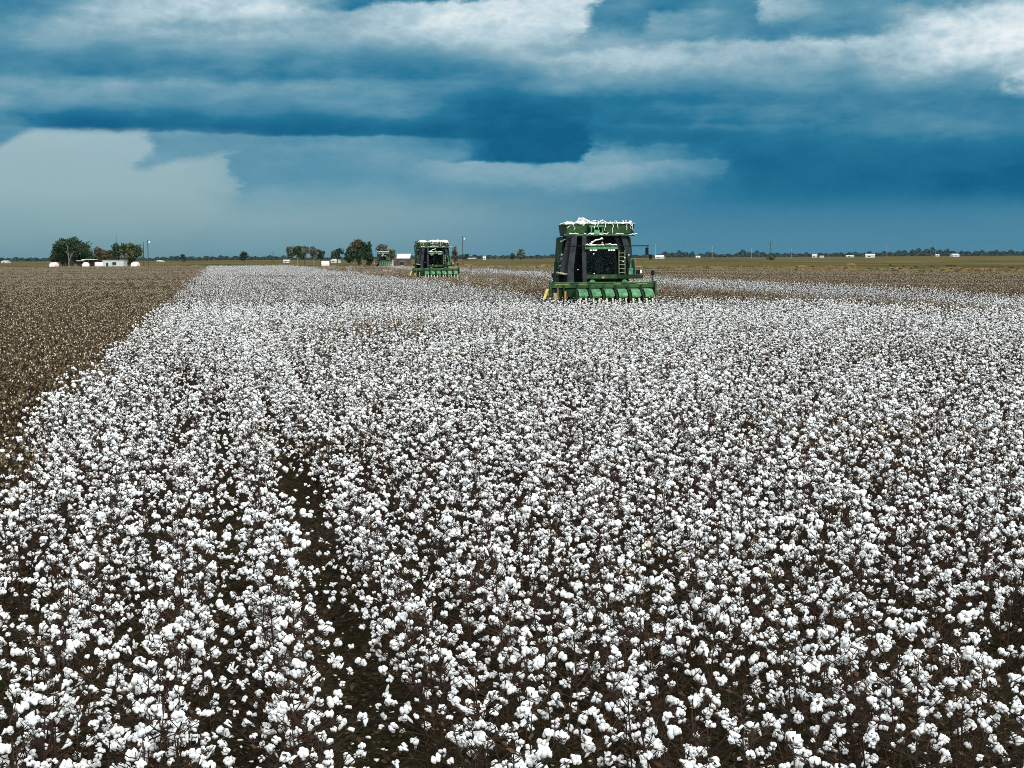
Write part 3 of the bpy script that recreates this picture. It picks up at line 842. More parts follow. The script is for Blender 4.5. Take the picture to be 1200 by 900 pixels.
def build_picker(loc, rz, label):
    root = empty('cotton_picker', loc, rz)
    tag(root, label, 'cotton picker', 'cotton pickers working in the field')
    P = lambda mb, name, m, par=root, smooth=False: mb.build(name, m, par, smooth)
    # --- header: cross beam with six picking units
    hb = MB()
    hb.box(-2.98, 2.98, -0.12, 0.16, 1.70, 1.95)
    hb.mat(2); hb.box(-2.90, 2.90, -0.02, 0.12, 1.20, 1.697); hb.mat(0)
    hb.prism([(-0.16, 1.955), (0.18, 1.955), (0.10, 2.02), (-0.08, 2.02)], 'x', -2.93, 2.93)
    for x in (-2.98, 2.90): hb.box(x, x+0.08, -0.5, 0.45, 1.25, 2.06)
    hb.mat(1)
    for x0, x1 in ((-2.7, -1.9), (-1.35, -0.9), (0.62, 1.0), (1.9, 2.5)): hb.box(x0, x1, -0.124, -0.1, 1.89, 1.94)
    hb.mat(2)
    for x in (-2.2, -1.45, -0.75, 0.0, 0.7, 1.4, 2.15): hb.box(x-0.05, x+0.05, -0.20, -0.121, 1.50, 1.86)
    head = P(hb, 'header_beam', [M['green'], M['worn_yellow'], M['dark_green']])
    for x in (-0.58, 1.24):
        pm = MB(); pm.prism([(x-0.16, 2.022), (x+0.16, 2.022), (x+0.11, 2.11), (x+0.04, 2.15), (x-0.04, 2.15), (x-0.11, 2.11)], 'y', -0.1, 0.14)
        P(pm, 'lift_bracket', M['light_green'], head)
    for x in (-1.30, -0.57, 0.16, 0.89, 1.62, 2.35):
        ub = MB()
        # cabinet of the picking unit: tall behind, tapering to the nose
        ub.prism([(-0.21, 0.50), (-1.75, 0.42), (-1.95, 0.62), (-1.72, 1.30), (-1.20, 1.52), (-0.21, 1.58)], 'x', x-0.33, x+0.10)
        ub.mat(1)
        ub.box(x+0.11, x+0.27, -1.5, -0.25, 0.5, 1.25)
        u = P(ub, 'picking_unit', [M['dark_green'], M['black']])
        cb = MB()
        cb.prism([(-1.90, 1.26), (-1.74, 1.38), (-1.20, 1.58), (-0.62, 1.62), (-0.62, 1.66), (-1.22, 1.63), (-1.78, 1.43), (-1.95, 1.30)], 'x', x-0.20, x+0.28)
        cb.mat(1); cb.prism([(-1.88, 1.285), (-1.75, 1.39), (-1.20, 1.58), (-0.62, 1.62), (-0.62, 1.50), (-1.70, 1.20)], 'x', x+0.281, x+0.30); cb.mat(0)
        cb.prism([(-1.95, 1.30), (-1.90, 1.26), (-1.88, 1.20), (-1.93, 1.20)], 'x', x-0.20, x+0.24)
        P(cb, 'unit_hood', [M['light_green'], M['cream']], u)
        for sx in (x+0.17, x-0.16):
            nb_ = MB(); nb_.hull8([(sx-0.02, -2.62, 0.16), (sx+0.02, -2.62, 0.16), (sx+0.03, -2.3, 0.10), (sx-0.03, -2.3, 0.10),
                       (sx-0.045, -2.02, 1.16), (sx+0.045, -2.02, 1.16), (sx+0.04, -1.75, 1.10), (sx-0.04, -1.75, 1.10)])
            P(nb_, 'stalk_lifter', M['cream'], u)
    db = MB(); db.hull8([(-3.40, -0.6, 1.10), (-3.25, -0.6, 1.12), (-3.25, -0.5, 1.12), (-3.40, -0.5, 1.10), (-3.20, -0.35, 1.66), (-3.05, -0.35, 1.66), (-3.05, -0.25, 1.66), (-3.20, -0.25, 1.66)])
    db.box(-3.17, -2.975, -0.1, 0.1, 1.4, 1.6)
    P(db, 'side_shield', M['yellow'])
    wb = MB(); wb.lathe_x([(-0.12, 0.0), (-0.12, 0.36), (-0.09, 0.42), (0.09, 0.42), (0.12, 0.36), (0.12, 0.0)], -2.72, -0.55, 1.02)
    wb.box(-2.59, -2.53, -0.6, -0.15, 1.0, 1.7)
    P(wb, 'gauge_wheel', mat('dusty_tyre', (0.22, 0.17, 0.10), 0.95, var=0.5, var_scale=6))
    ob = MB(); ob.box(-2.18, -2.08, -0.42, -0.30, 1.05, 1.52); ob.box(-2.17, -2.09, -0.30, -0.12, 1.40, 1.48)
    P(ob, 'orange_marker', M['orange'])
    for x, zt in ((-2.78, 2.52), (2.82, 2.64)):
        lb = MB(); lb.box(x-0.02, x+0.02, -0.02, 0.02, 2.0, zt-0.26); lb.box(x-0.085, x+0.085, -0.07, 0.07, zt-0.26, zt)
        P(lb, 'marker_lamp', M['black'])
    # hoses and arms between header and chassis
    ab = MB()
    for x in (-1.5, -0.5, 0.6, 1.5): ab.tube([(x, 0.1, 1.6), (x, 0.8, 1.9), (x*0.9, 1.6, 1.3)], 0.06, 6)
    ab.box(-1.6, 1.6, 1.3, 1.6, 1.0, 1.45)
    P(ab, 'lift_arms', M['black'])
    # --- chassis and wheels
    ch = MB(); ch.box(-1.15, 1.15, 1.6, 9.3, 1.15, 1.75); ch.box(-1.9, 1.9, 2.2, 2.7, 0.8, 1.2)
    P(ch, 'chassis', M['black'])
    tyre_prof = [(-0.32, 0.45), (-0.36, 0.80), (-0.28, 0.93), (0.28, 0.93), (0.36, 0.80), (0.32, 0.45)]
    for x in (-2.15, -1.35, 1.35, 2.15):
        tb = MB(); tb.lathe_x(tyre_prof, x, 2.45, 0.93)
        for k in range(22):
            t_ = 2*math.pi*k/22; c, s_ = math.cos(t_), math.sin(t_); s2 = (k % 2)*2-1
            y_, z_ = 2.45+0.95*c, 0.93+0.95*s_
            tb.hull8([(x+s2*0.02, y_-0.03*s_-0.03*c, z_+0.03*c-0.03*s_), (x+s2*0.33, y_-0.03*s_-0.03*c, z_+0.03*c-0.03*s_), (x+s2*0.33, y_+0.03*s_-0.03*c, z_-0.03*c-0.03*s_), (x+s2*0.02, y_+0.03*s_-0.03*c, z_-0.03*c-0.03*s_),
                      (x+s2*0.02, y_-0.03*s_+0.03*c, z_+0.03*c+0.03*s_), (x+s2*0.33, y_-0.03*s_+0.03*c, z_+0.03*c+0.03*s_), (x+s2*0.33, y_+0.03*s_+0.03*c, z_-0.03*c+0.03*s_), (x+s2*0.02, y_+0.03*s_+0.03*c, z_-0.03*c+0.03*s_)])
        w = P(tb, 'wheel', M['rubber'])
        rb = MB(); rb.lathe_x([(-0.20, 0.0), (-0.20, 0.30), (-0.30, 0.449), (0.30, 0.449), (0.20, 0.30), (0.20, 0.0)], x, 2.45, 0.93, 20)
        P(rb, 'rim', M['yellow'], w)
    for x in (-1.3, 1.3):
        tb = MB(); tb.lathe_x([(-0.25, 0.35), (-0.27, 0.62), (-0.2, 0.72), (0.2, 0.72), (0.27, 0.62), (0.25, 0.35)], x, 7.6, 0.72)
        w = P(tb, 'wheel', M['rubber'])
        rb = MB(); rb.lathe_x([(-0.15, 0.0), (-0.24, 0.349), (0.24, 0.349), (0.15, 0.0)], x, 7.6, 0.72, 16); P(rb, 'rim', M['yellow'], w)
    # --- platform and cab
    pb = MB()
    pb.prism([(0.95, 2.42), (0.95, 2.20), (1.10, 2.10), (1.3, 2.10), (1.3, 2.42)], 'x', -0.78, 0.92)
    pb.mat(1); pb.box(0.925, 2.42, 0.98, 3.0, 2.19, 2.40)
    pb.box(-0.9, 0.9, 1.302, 3.2, 1.9, 2.40)
    pl = P(pb, 'platform', [M['green'], M['dark_green']])
    eb = MB(); eb.prism([(0.04, 2.22), (0.10, 2.30), (0.13, 2.26), (0.16, 2.33), (0.20, 2.24), (0.26, 2.22), (0.15, 2.20)], 'y', 0.935, 0.949)
    P(eb, 'emblem', M['yellow'], pl)
    cb = MB()
    for x in (-0.80, 0.86):
        cb.tube([(x, 1.12, 2.42), (x*0.97, 1.02, 3.82)], 0.045, 6); cb.tube([(x, 2.7, 2.42), (x*0.97, 2.6, 3.82)], 0.05, 6)
    cb.box(-0.82, 0.88, 2.60, 2.66, 2.42, 3.84)
    cb.box(-0.86, 0.92, 1.05, 2.7, 2.405, 2.44)
    cab = P(cb, 'cab', M['black'])
    gb = MB(); gb.add([(-0.76, 1.08, 2.45), (0.82, 1.08, 2.45), (0.80, 1.00, 3.82), (-0.74, 1.00, 3.82)], [(0, 1, 2, 3)])
    P(gb, 'windscreen', M['glass'], cab)
    for x in (-0.81, 0.87):
        gb = MB(); gb.add([(x, 1.17, 2.45), (x, 2.58, 2.45), (x*0.97, 2.52, 3.82), (x*0.97, 1.10, 3.82)], [(0, 1, 2, 3)])
        P(gb, 'side_window', M['glass'], cab)
    rb = MB(); rb.prism([(0.78, 3.85), (2.8, 3.85), (2.75, 4.06), (0.95, 4.08), (0.78, 3.98)], 'x', -0.90, 0.97)
    rf = P(rb, 'cab_roof', M['light_green'], cab)
    for x in (-0.58, -0.42, -0.28, 0.46, 0.60, 0.74):
        lb = MB(); lb.box(x-0.055, x+0.055, 0.80, 0.90, 3.755, 3.845); P(lb, 'work_lamp', M['lens'], rf)
    bb = MB(); bb.tube([(0.10, 0.98, 4.08), (0.10, 0.98, 4.14)], 0.03, 8); bb.tube([(0.10, 0.98, 4.14), (0.10, 0.98, 4.22), (0.10, 0.98, 4.27)], [0.055, 0.055, 0.02], 8)
    P(bb, 'beacon', M['orange'], rf)
    sb = MB(); sb.box(-0.22, 0.30, 2.0, 2.16, 2.75, 3.45); sb.box(-0.20, 0.28, 1.55, 2.1, 2.62, 2.78); sb.box(-0.1, 0.18, 1.6, 2.0, 2.44, 2.62)
    P(sb, 'seat', M['seat'], cab)
    wb = MB(); wb.tube([(0.04, 1.30, 2.44), (0.04, 1.42, 2.98)], 0.04, 6)
    ring = [(0.04+0.19*math.cos(a), 1.43+0.10*math.sin(a), 3.0+0.10*math.sin(a)) for a in np.linspace(0, 2*math.pi, 17)]
    wb.tube(ring, 0.018, 5)
    P(wb, 'steering_wheel', M['black'], cab)
    kb = MB(); kb.box(0.34, 0.5, 1.35, 1.5, 2.445, 2.8); kb.mat(1); kb.box(0.34, 0.48, 1.33, 1.349, 2.56, 2.78)
    P(kb, 'control_console', [M['black'], M['pale_pole']], cab)
    lb = MB()
    for x in (1.04, 1.38): lb.tube([(x, 0.93, 2.42), (x-0.02, 0.85, 3.80)], 0.022, 6)
    for k in range(6): lb.box(1.04, 1.38, 0.87, 0.91, 2.52+0.22*k, 2.55+0.22*k)
    P(lb, 'ladder', M['olive'])
    # railings, red triangle and lamps on the walkway at the right
    rb = MB()
    rb.tube([(1.72, 1.05, 2.40), (1.72, 1.05, 3.20), (1.80, 1.05, 3.32), (1.92, 1.05, 3.32), (1.98, 1.05, 3.22), (1.98, 1.05, 2.40)], 0.035, 6)
    rb.tube([(2.34, 1.05, 2.40), (2.34, 1.05, 3.25)], 0.03, 6); rb.tube([(1.98, 1.05, 2.85), (2.34, 1.05, 2.85)], 0.025, 6)
    rb.box(1.60, 1.86, 1.02, 1.08, 2.42, 2.78)
    P(rb, 'railing', M['light_green'])
    tb = MB(); tb.prism([(2.00, 2.82), (2.28, 2.82), (2.25, 3.16), (2.20, 3.18)], 'y', 1.09, 1.11); P(tb, 'warning_triangle', M['red'])
    lb = MB(); lb.box(2.06, 2.24, 0.99, 1.10, 2.44, 2.68); lb.mat(1); lb.box(2.25, 2.34, 0.98, 1.01, 2.50, 2.68); P(lb, 'lamp_housing', [M['black'], M['lens']])
    vb = MB(); vb.box(2.55, 2.60, 0.2, 0.25, 1.96, 2.40); vb.box(2.75, 2.80, 0.2, 0.25, 1.96, 2.40); vb.box(2.52, 2.84, 0.2, 0.25, 2.20, 2.25); P(vb, 'parking_stand', M['olive'])
    # --- mirror bar across the front of the cab
    mb = MB(); mb.tube([(-1.95, 0.80, 4.03), (2.72, 0.80, 4.03)], 0.028, 6); mb.tube([(2.62, 0.80, 4.03), (2.62, 0.80, 3.9)], 0.02, 6)
    mb.tube([(2.70, 0.82, 3.55), (2.82, 0.85, 3.45)], 0.02, 6)
    arm = P(mb, 'mirror_bar', M['black'])
    mb = MB(); mb.box(2.52, 2.69, 0.74, 0.82, 3.52, 3.93); P(mb, 'mirror', M['black'], arm)
    mb = MB(); mb.box(2.74, 2.90, 0.80, 0.88, 3.26, 3.53); P(mb, 'mirror', M['black'], arm)
    # --- air ducts from the units up to the basket
    for pts, w in (([(-1.78, 0.30, 2.0), (-1.72, 0.75, 2.9), (-1.42, 1.7, 4.62)], [0.36, 0.34, 0.31]),
                   ([(-2.10, 1.5, 2.45), (-1.95, 1.8, 3.2), (-1.62, 2.1, 4.62)], [0.40, 0.36, 0.34]),
                   ([(-0.98, 0.28, 1.97), (-0.98, 0.6, 2.8), (-0.88, 1.6, 4.62)], [0.22, 0.22, 0.25]),
                   ([(-0.90, 2.0, 2.2), (-0.86, 2.1, 3.2), (-0.55, 2.3, 4.62)], [0.16, 0.16, 0.2]),
                   ([(1.50, 2.2, 2.45), (1.42, 2.2, 3.4), (1.05, 2.3, 4.62)], [0.30, 0.28, 0.26]),
                   ([(1.95, 1.4, 2.42), (1.78, 1.5, 3.2), (1.42, 2.0, 4.62)], [0.36, 0.34, 0.32])):
        qb = MB(); quad_tube(qb, pts, w, 0.26); P(qb, 'air_duct', M['duct'])
    # --- basket: flared box with a lip, hatch in front, dark plenum below
    kb = MB()
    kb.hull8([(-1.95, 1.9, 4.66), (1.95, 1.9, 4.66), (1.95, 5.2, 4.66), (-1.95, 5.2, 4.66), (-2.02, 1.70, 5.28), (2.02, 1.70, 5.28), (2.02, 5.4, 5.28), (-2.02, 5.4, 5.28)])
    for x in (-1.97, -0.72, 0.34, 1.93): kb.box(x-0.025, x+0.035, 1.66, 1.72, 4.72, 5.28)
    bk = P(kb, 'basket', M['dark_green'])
    kb = MB(); kb.box(-2.0, 2.02, 1.62, 1.74, 4.60, 4.70); kb.mat(1); kb.box(-2.0, 2.02, 1.60, 1.62, 4.655, 4.698)
    P(kb, 'lip', [M['green'], M['light_green']], bk)
    for x0, x1 in ((-1.90, -0.76), (0.40, 1.88)):
        kb = MB(); kb.hull8([(x0, 1.80, 4.74), (x1, 1.80, 4.74), (x1, 1.86, 4.74), (x0, 1.86, 4.74), (x0, 1.67, 5.20), (x1, 1.67, 5.20), (x1, 1.76, 5.20), (x0, 1.76, 5.20)])
        P(kb, 'mesh_panel', M['basket_green'], bk)
    kb = MB()
    kb.box(-0.50, 0.22, 1.56, 1.66, 4.72, 4.80); kb.box(-0.50, -0.42, 1.56, 1.66, 4.80, 5.10); kb.box(0.14, 0.22, 1.56, 1.66, 4.80, 5.10); kb.box(-0.58, 0.30, 1.54, 1.66, 5.10, 5.20)
    kb.box(-0.3, 0.02, 1.60, 1.66, 4.80, 4.96)
    P(kb, 'hatch', M['light_green'], bk)
    kb = MB(); kb.tube([(-2.02, 1.70, 5.29), (2.02, 1.70, 5.29), (2.02, 5.4, 5.29), (-2.02, 5.4, 5.29), (-2.02, 1.70, 5.29)], 0.035, 6); P(kb, 'rim_rail', M['olive'], bk)
    fb = MB(); fb.box(-1.80, 1.80, 2.5, 5.0, 1.76, 4.655); fb.box(-1.35, 1.3, 2.72, 3.0, 3.9, 4.5)
    P(fb, 'plenum_void', M['black'])  # solid black box stands in for the shaded hollow under the basket
    # --- engine and module chamber behind: wider, panelled flanks
    eb = MB()
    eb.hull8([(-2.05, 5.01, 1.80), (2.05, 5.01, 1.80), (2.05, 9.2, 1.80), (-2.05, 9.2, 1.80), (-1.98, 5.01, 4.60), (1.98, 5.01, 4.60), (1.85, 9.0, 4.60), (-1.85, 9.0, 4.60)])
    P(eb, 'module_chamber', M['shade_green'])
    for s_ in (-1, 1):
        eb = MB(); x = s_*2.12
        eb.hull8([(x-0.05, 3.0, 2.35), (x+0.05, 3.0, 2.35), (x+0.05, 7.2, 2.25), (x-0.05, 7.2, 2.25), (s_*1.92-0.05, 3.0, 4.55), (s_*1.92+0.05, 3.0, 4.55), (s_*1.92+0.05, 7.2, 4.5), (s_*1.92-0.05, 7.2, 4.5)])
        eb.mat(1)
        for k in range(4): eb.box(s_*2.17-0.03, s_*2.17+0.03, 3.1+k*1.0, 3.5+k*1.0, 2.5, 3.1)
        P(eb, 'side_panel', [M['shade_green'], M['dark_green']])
    eb = MB(); eb.tube([(-2.25, 1.2, 2.50), (-1.62, 0.9, 2.40)], 0.055, 6); eb.tube([(-2.25, 1.2, 2.50), (-2.3, 3.2, 2.52)], 0.055, 6); P(eb, 'step_rail', M['cream'])
    eb = MB()
    for z in (2.75, 3.1, 3.45): eb.tube([(-2.26, 2.6, z), (-2.10, 2.2, z+0.18)], 0.028, 5)
    P(eb, 'grab_handle', M['steel'])
    # --- lint clinging to the machine
    lb = MB(); q = np.random.default_rng(3)
    strand(lb, (-0.55, 0.9, 4.22), (0.20, 0.95, 4.42), -0.08, 0.045, 1); strand(lb, (-0.30, 0.9, 4.40), (-0.62, 0.85, 4.12), 0.02, 0.03, 2)
    for k, (x0, x1) in enumerate(((-0.85, -0.3), (0.25, 0.95), (-0.3, 0.2))): strand(lb, (x0, 0.86, 4.10), (x1, 0.9, 4.10), 0.0, 0.035, 10+k)
    for k in range(10):
        x = q.uniform(-1.9, 1.95); strand(lb, (x, 1.60, 5.3), (x+q.normal()*0.12, 1.55, 4.72+q.random()*0.4), 0, 0.016, 30+k, 5)
    for k in range(5): x = -1.7 + k*0.85; strand(lb, (x, 1.56, 4.71), (x+0.5, 1.56, 4.71), 0, 0.03, 60+k, 6)
    for k, z in enumerate((3.5, 3.3, 4.3, 2.9)): strand(lb, (-2.12-0.02*k, 2.6, z), (-1.92, 2.5, z+0.12), 0, 0.03, 80+k, 4)
    for k in range(10): lb.ball((q.uniform(-1.8, 1.8), 0.35+q.random()*1.2, 2.0+q.random()*2.4), 0.045)
    P(lb, 'clinging_lint', M['lint'], smooth=True)
    return root

def heap(loc, rz, seed, label, lumps, bundles=False):
    mb = MB(); q = np.random.default_rng(seed)
    V_, F_ = ICO[2]
    if not bundles:
        for k in range(lumps):
            x = q.uniform(-1.9, 1.9); y = q.uniform(1.75, 5.0); big = 1.0 + 0.9*math.exp(-((x+0.95)/0.3)**2) * (1 if y < 3 else 0.3)
            L = lobe(V_, 1, (0.16+q.random()*0.16, 0.2+q.random()*0.2, (0.045+q.random()*0.05)*big), int(q.integers(1e9))) + np.array([x, y, 5.30+0.02*big])
            mb.add(L.tolist(), F_)
        for k in range(14):
            x = q.uniform(-1.9, 1.9); strand(mb, (x, 1.8+q.random(), 5.35), (x+q.normal()*0.3, 1.75+q.random(), 5.42+q.random()*0.08), 0, 0.022, int(q.integers(1e6)), 5)
        strand(mb, (-1.35, 1.9, 5.36), (-0.50, 1.9, 5.34), -0.28, 0.06, 5, 11); strand(mb, (-1.1, 2.1, 5.36), (-0.75, 2.0, 5.34), -0.2, 0.07, 6, 9)
        strand(mb, (0.05, 1.8, 5.34), (0.42, 1.75, 5.36), -0.16, 0.045, 7, 9)
    else:
        for xc in (-1.33, 0.0, 1.33):
            for k in range(14):
                L = lobe(V_, 1, (0.30+q.random()*0.12, 0.5, 0.17+q.random()*0.07), int(q.integers(1e9))) + np.array([xc+q.uniform(-0.28, 0.28), q.uniform(1.9, 4.6), 5.36])
                mb.add(L.tolist(), F_)
    o = mb.build('cotton_heap', M['lint'], None, True); o.location = loc; o.rotation_euler = (0, 0, rz)
    return tag(o, label, 'loose cotton', 'loose cotton on the machines')

machines = [(707.0, 83.0, 6.5, 'nearest and largest green cotton picker, cutting into the white crop', 'white tufts of cotton lying along the top of the nearest picker', False),
            (511.5, 189.0, 5.0, 'second green cotton picker, smaller and further back beside a tall thin pole', 'three rounded white cotton mounds on top of the second picker', True),
            (450.5, 519.0, 3.0, 'farthest tiny green cotton picker, between the rusty oak and the brown barn', 'pale strip of cotton on top of the farthest picker', False)]
for i, (px, D, phi, lab, hl, bun) in enumerate(machines):
    x = wx_at(px, D); yaw = R(phi) - math.atan2(x, D)
    z = 0.0 if i < 2 else -0.15
    build_picker((x, D, z), yaw, lab)
    heap((x, D, z), yaw, 5+i, hl, 60, bun)

# ------------------------------------------------------------------ wrapped round modules
def module(px, D, rz, label):
    root = empty('cotton_module', (wx_at(px, D), D, -0.15), rz)
    tag(root, label, 'cotton module', 'wrapped cotton modules at the far end of the field')
    r = 1.17
    mb = MB(); mb.lathe_x([(-1.22, r), (1.22, r)], 0, 0, r, 36)
    mb.lathe_x([(-1.22, r), (-1.26, r-0.06), (-1.24, r-0.18)], 0, 0, r, 36); mb.lathe_x([(1.22, r), (1.26, r-0.06), (1.24, r-0.18)], 0, 0, r, 36)
    mb.build('plastic_wrap', M['pink'], root, True)
    for s_ in (-1, 1):
        mb = MB(); mb.lathe_x([(s_*1.235, r-0.17), (s_*1.26, 0.8), (s_*1.31, 0.4), (s_*1.32, 0.0)], 0, 0, r, 36)
        mb.build('cotton_face', M['module_end'], root, True)
module(64.0, 512, R(75), 'pink wrapped module before the big dark tree, farthest left of the row')
module(101.5, 512, R(100), 'small pink wrapped module in front of the open shed with the white roof')
module(116.5, 508, R(22), 'broad pink wrapped module between the open shed and the pale house')
module(159.3, 512, R(82), 'pale wrapped module right of the pale house, next to the dark poles')
module(382.0, 480, R(8), 'lone pink wrapped module at the field end, left of the rusty oak')

# ------------------------------------------------------------------ farm buildings
def house(name, label, px, D, w, d, h, roof_h, wall, roof, rz=0.0, windows=(), door=None, group=None, z0=-0.15, flat=False, overhang=0.3):
    root = empty(name, (wx_at(px, D), D, z0), rz)
    tag(root, label, 'building', group)
    mb = MB(); mb.box(-w/2, w/2, -d/2, d/2, 0, h)
    if not flat: mb.prism([(-d/2, h), (d/2, h), (0, h+roof_h-0.02)], 'x', -w/2, w/2)
    mb.build('wall', wall, root)
    mb = MB(); ov = overhang
    if flat: mb.hull8([(-w/2-ov, -d/2-ov, h+0.01), (w/2+ov, -d/2-ov, h+0.01), (w/2+ov, d/2+ov, h+0.01), (-w/2-ov, d/2+ov, h+0.01), (-w/2-ov, -d/2-ov, h+0.16), (w/2+ov, -d/2-ov, h+0.16), (w/2+ov, d/2+ov, h+0.25), (-w/2-ov, d/2+ov, h+0.25)])
    else:
        k = roof_h/(d/2)
        for s_ in (-1, 1):
            mb.prism([(s_*(d/2+ov), h-k*ov+0.01), (0, h+roof_h+0.01), (0, h+roof_h+0.14), (s_*(d/2+ov), h-k*ov+0.14)], 'x', -w/2-ov, w/2+ov)
    mb.build('roof', roof, root)
    for wx0, wx1, z1, z2 in windows:
        mb = MB(); mb.box(wx0, wx1, -d/2-0.03, -d/2-0.003, z1, z2); f = mb.build('window', M['window'], root)
        mb = MB(); mb.box(wx0-0.08, wx1+0.08, -d/2-0.05, -d/2-0.031, z2, z2+0.08); mb.box(wx0-0.08, wx1+0.08, -d/2-0.08, -d/2-0.031, z1-0.08, z1); mb.build('sill', M['white_paint'], f)
    if door:
        mb = MB(); mb.box(door[0], door[1], -d/2-0.04, -d/2-0.003, 0.02, 2.0); mb.build('door', M['window'], root)
    return root
house('mobile_home', 'pale green-grey low house with one dark window between the pink modules', 135.5, 545, 7.7, 5, 2.75, 0.25, M['grey_siding'], M['roof_grey'], windows=((-0.3, 1.1, 1.1, 2.2),), door=(-2.6, -1.8), flat=True, overhang=0.15)
def shed():
    D = 548; root = empty('open_shed', (wx_at(102.5, D), D, -0.15), 0)
    tag(root, 'open dark shed with a stepped flat white roof under the big dark tree', 'shed')
    mb = MB(); mb.box(-1.3, 3.6, -2, 2, 3.05, 3.3); mb.box(-3.2, -0.3, -2.6, 1.8, 2.62, 2.84); mb.build('roof', M['roof_white'], root)
    mb = MB(); mb.box(-0.6, 3.3, 1.6, 1.75, 0, 3.04); mb.build('wall', M['barn_brown'], root)
    for x, z in ((-3.0, 2.61), (-0.5, 2.61), (1.2, 3.04), (3.2, 3.04)):
        mb = MB(); mb.box(x-0.09, x+0.09, -1.9, -1.7, 0, z); mb.build('post', M['wood'], root)
shed()
barn = house('barn', 'dark brown board barn with a white metal roof behind the second picker', 474.5, 548, 4.4, 9, 3.0, 1.5, M['barn_brown'], M['roof_white'], windows=((-1.2, 0.1, 0.4, 1.9),))
mb = MB(); mb.prism([(-2.21, 0.0), (-4.3, 0.0), (-4.3, 2.5), (-2.9, 3.6), (-2.21, 2.9)], 'y', -4.4, 3.5); mb.build('lean_to', M['barn_brown'], barn)
mb = MB(); mb.box(-3.9, -2.7, -4.45, -4.403, 0.5, 1.9); mb.build('door', M['bark'], barn)
mb = MB(); mb.box(-0.22, 0.22, -0.2, 0.2, 0, 1.9); mb.prism([(-0.22, 1.9), (0.22, 1.9), (0.1, 2.4), (-0.1, 2.4)], 'y', -0.2, 0.2)
o = mb.build('white_upright', M['white_paint']); o.location = (wx_at(461.0, 522), 522, -0.15)
tag(o, 'slim white upright tank standing between the farthest picker and the barn', 'item')  # plain white upright, its kind unknown
for px, D, w, h, rh, lab, wl in (
        (8, 1250, 6, 1.6, 0.9, 'low white shed at the far left edge of the horizon', 'white_paint'),
        (189, 1300, 5, 1.3, 0.6, 'small low white shed right of the pair of dark poles', 'white_paint'),
        (336.5, 950, 4.2, 1.5, 1.0, 'small white house left of the pale trunked grove', 'white_paint'),
        (394.5, 900, 4.0, 1.9, 1.2, 'white house peeping out left of the rusty oak', 'white_paint'),
        (568.5, 1400, 3, 2.4, 1.8, 'small white gabled house right of the tall thin pole', 'white_paint'),
        (553.5, 1250, 9, 1.9, 0.9, 'long dark low barn just right of the tall thin pole', 'barn_brown'),
        (774, 1500, 9.5, 2.2, 2.4, 'white domed shed just right of the nearest picker', 'white_paint'),
        (818.5, 1700, 5.5, 1.6, 1.6, 'small white shed between the two right hand treeline clumps', 'white_paint'),
        (955.5, 1700, 6, 2.8, 2.0, 'grey house with a white shed on its right on the right horizon', 'grey_siding'),
        (963.5, 1650, 5, 1.6, 0.8, 'low white shed right beside the grey far house', 'white_paint'),
        (997, 1700, 10, 2.0, 1.0, 'long low pale barn left of the big white barn', 'grey_siding'),
        (1020.5, 1500, 10.4, 3.0, 1.7, 'big bright white barn on the right horizon', 'white_paint'),
        (1099, 1900, 5, 2.4, 1.2, 'dim grey house below the highest right hand treetops', 'grey_siding'),
        (1119.5, 1700, 9.5, 2.3, 1.9, 'white barn on the horizon farthest to the right', 'white_paint')):
    house('farm_building', lab, px, D, w*0.85, 7, h*0.75, rh*0.8, M[wl], (M['roof_white'] if 'bright' in lab or 'domed' in lab else M['roof_dull']) if wl != 'barn_brown' else M['roof_grey'], rz=R(rng.uniform(-20, 20)),
          windows=((-w*0.2, w*0.05, h*0.25, h*0.55),), group='far farm buildings along the horizon', z0=-0.16)

# ------------------------------------------------------------------ poles
def pole(px, D, ytop, label, m='wood', r=0.16, arm=False, lamp=False, name='utility_pole'):
    x = wx_at(px, D); top = wz_at(px, ytop, D)
    root = empty(name, (x, D, -0.16)); tag(root, label, 'pole', 'poles standing beyond the field')
    mb = MB(); mb.tube([(0, 0, 0), (0, 0, (top+0.16)*0.5), (0, 0, top+0.16)], [r, r*0.9, r*0.75], 8); mb.build('post', M[m], root)
    h = top+0.16
    if arm:
        mb = MB(); mb.box(-1.1, 1.1, -0.06, 0.06, h-0.5, h-0.34); mb.build('cross_arm', M[m], root)
        for q in (-1.0, -0.4, 0.4, 1.0):
            mb = MB(); mb.tube([(q, 0, h-0.34), (q, 0, h-0.14)], 0.05, 6); mb.build('insulator', M['grey_siding'], root)
    if lamp:
        mb = MB(); mb.tube([(0.1, 0, h-0.9), (0.55, -0.1, h-0.6)], 0.05, 6); mb.build('lamp_arm', M['steel'], root)
        mb = MB(); mb.box(0.38, 0.85, -0.3, 0.1, h-1.15, h-0.62); mb.build('yard_lamp', M['lens'], root)
    return root
pole(169.3, 545, 284, 'shorter of the two dark poles beside the green tree')
pole(174.5, 540, 281, 'taller dark pole with a white yard lamp beside the green tree', lamp=True)
pole(137.8, 570, 274.5, 'hair thin antenna mast rising above the pale house', 'wood', 0.07, name='antenna_mast')
pole(543.2, 530, 277, 'tall thin dark pole just right of the second picker', lamp=True, r=0.15)
pole(903.3, 1000, 283, 'dark pole with a bush at its foot in the right hand grass', r=0.26)
pole(79, 900, 293, 'short dark pole in the gap left of the pale trunked grove', r=0.14) if False else None
pole(321.0, 900, 293.5, 'short dark pole left of the pale trunked grove', r=0.2)
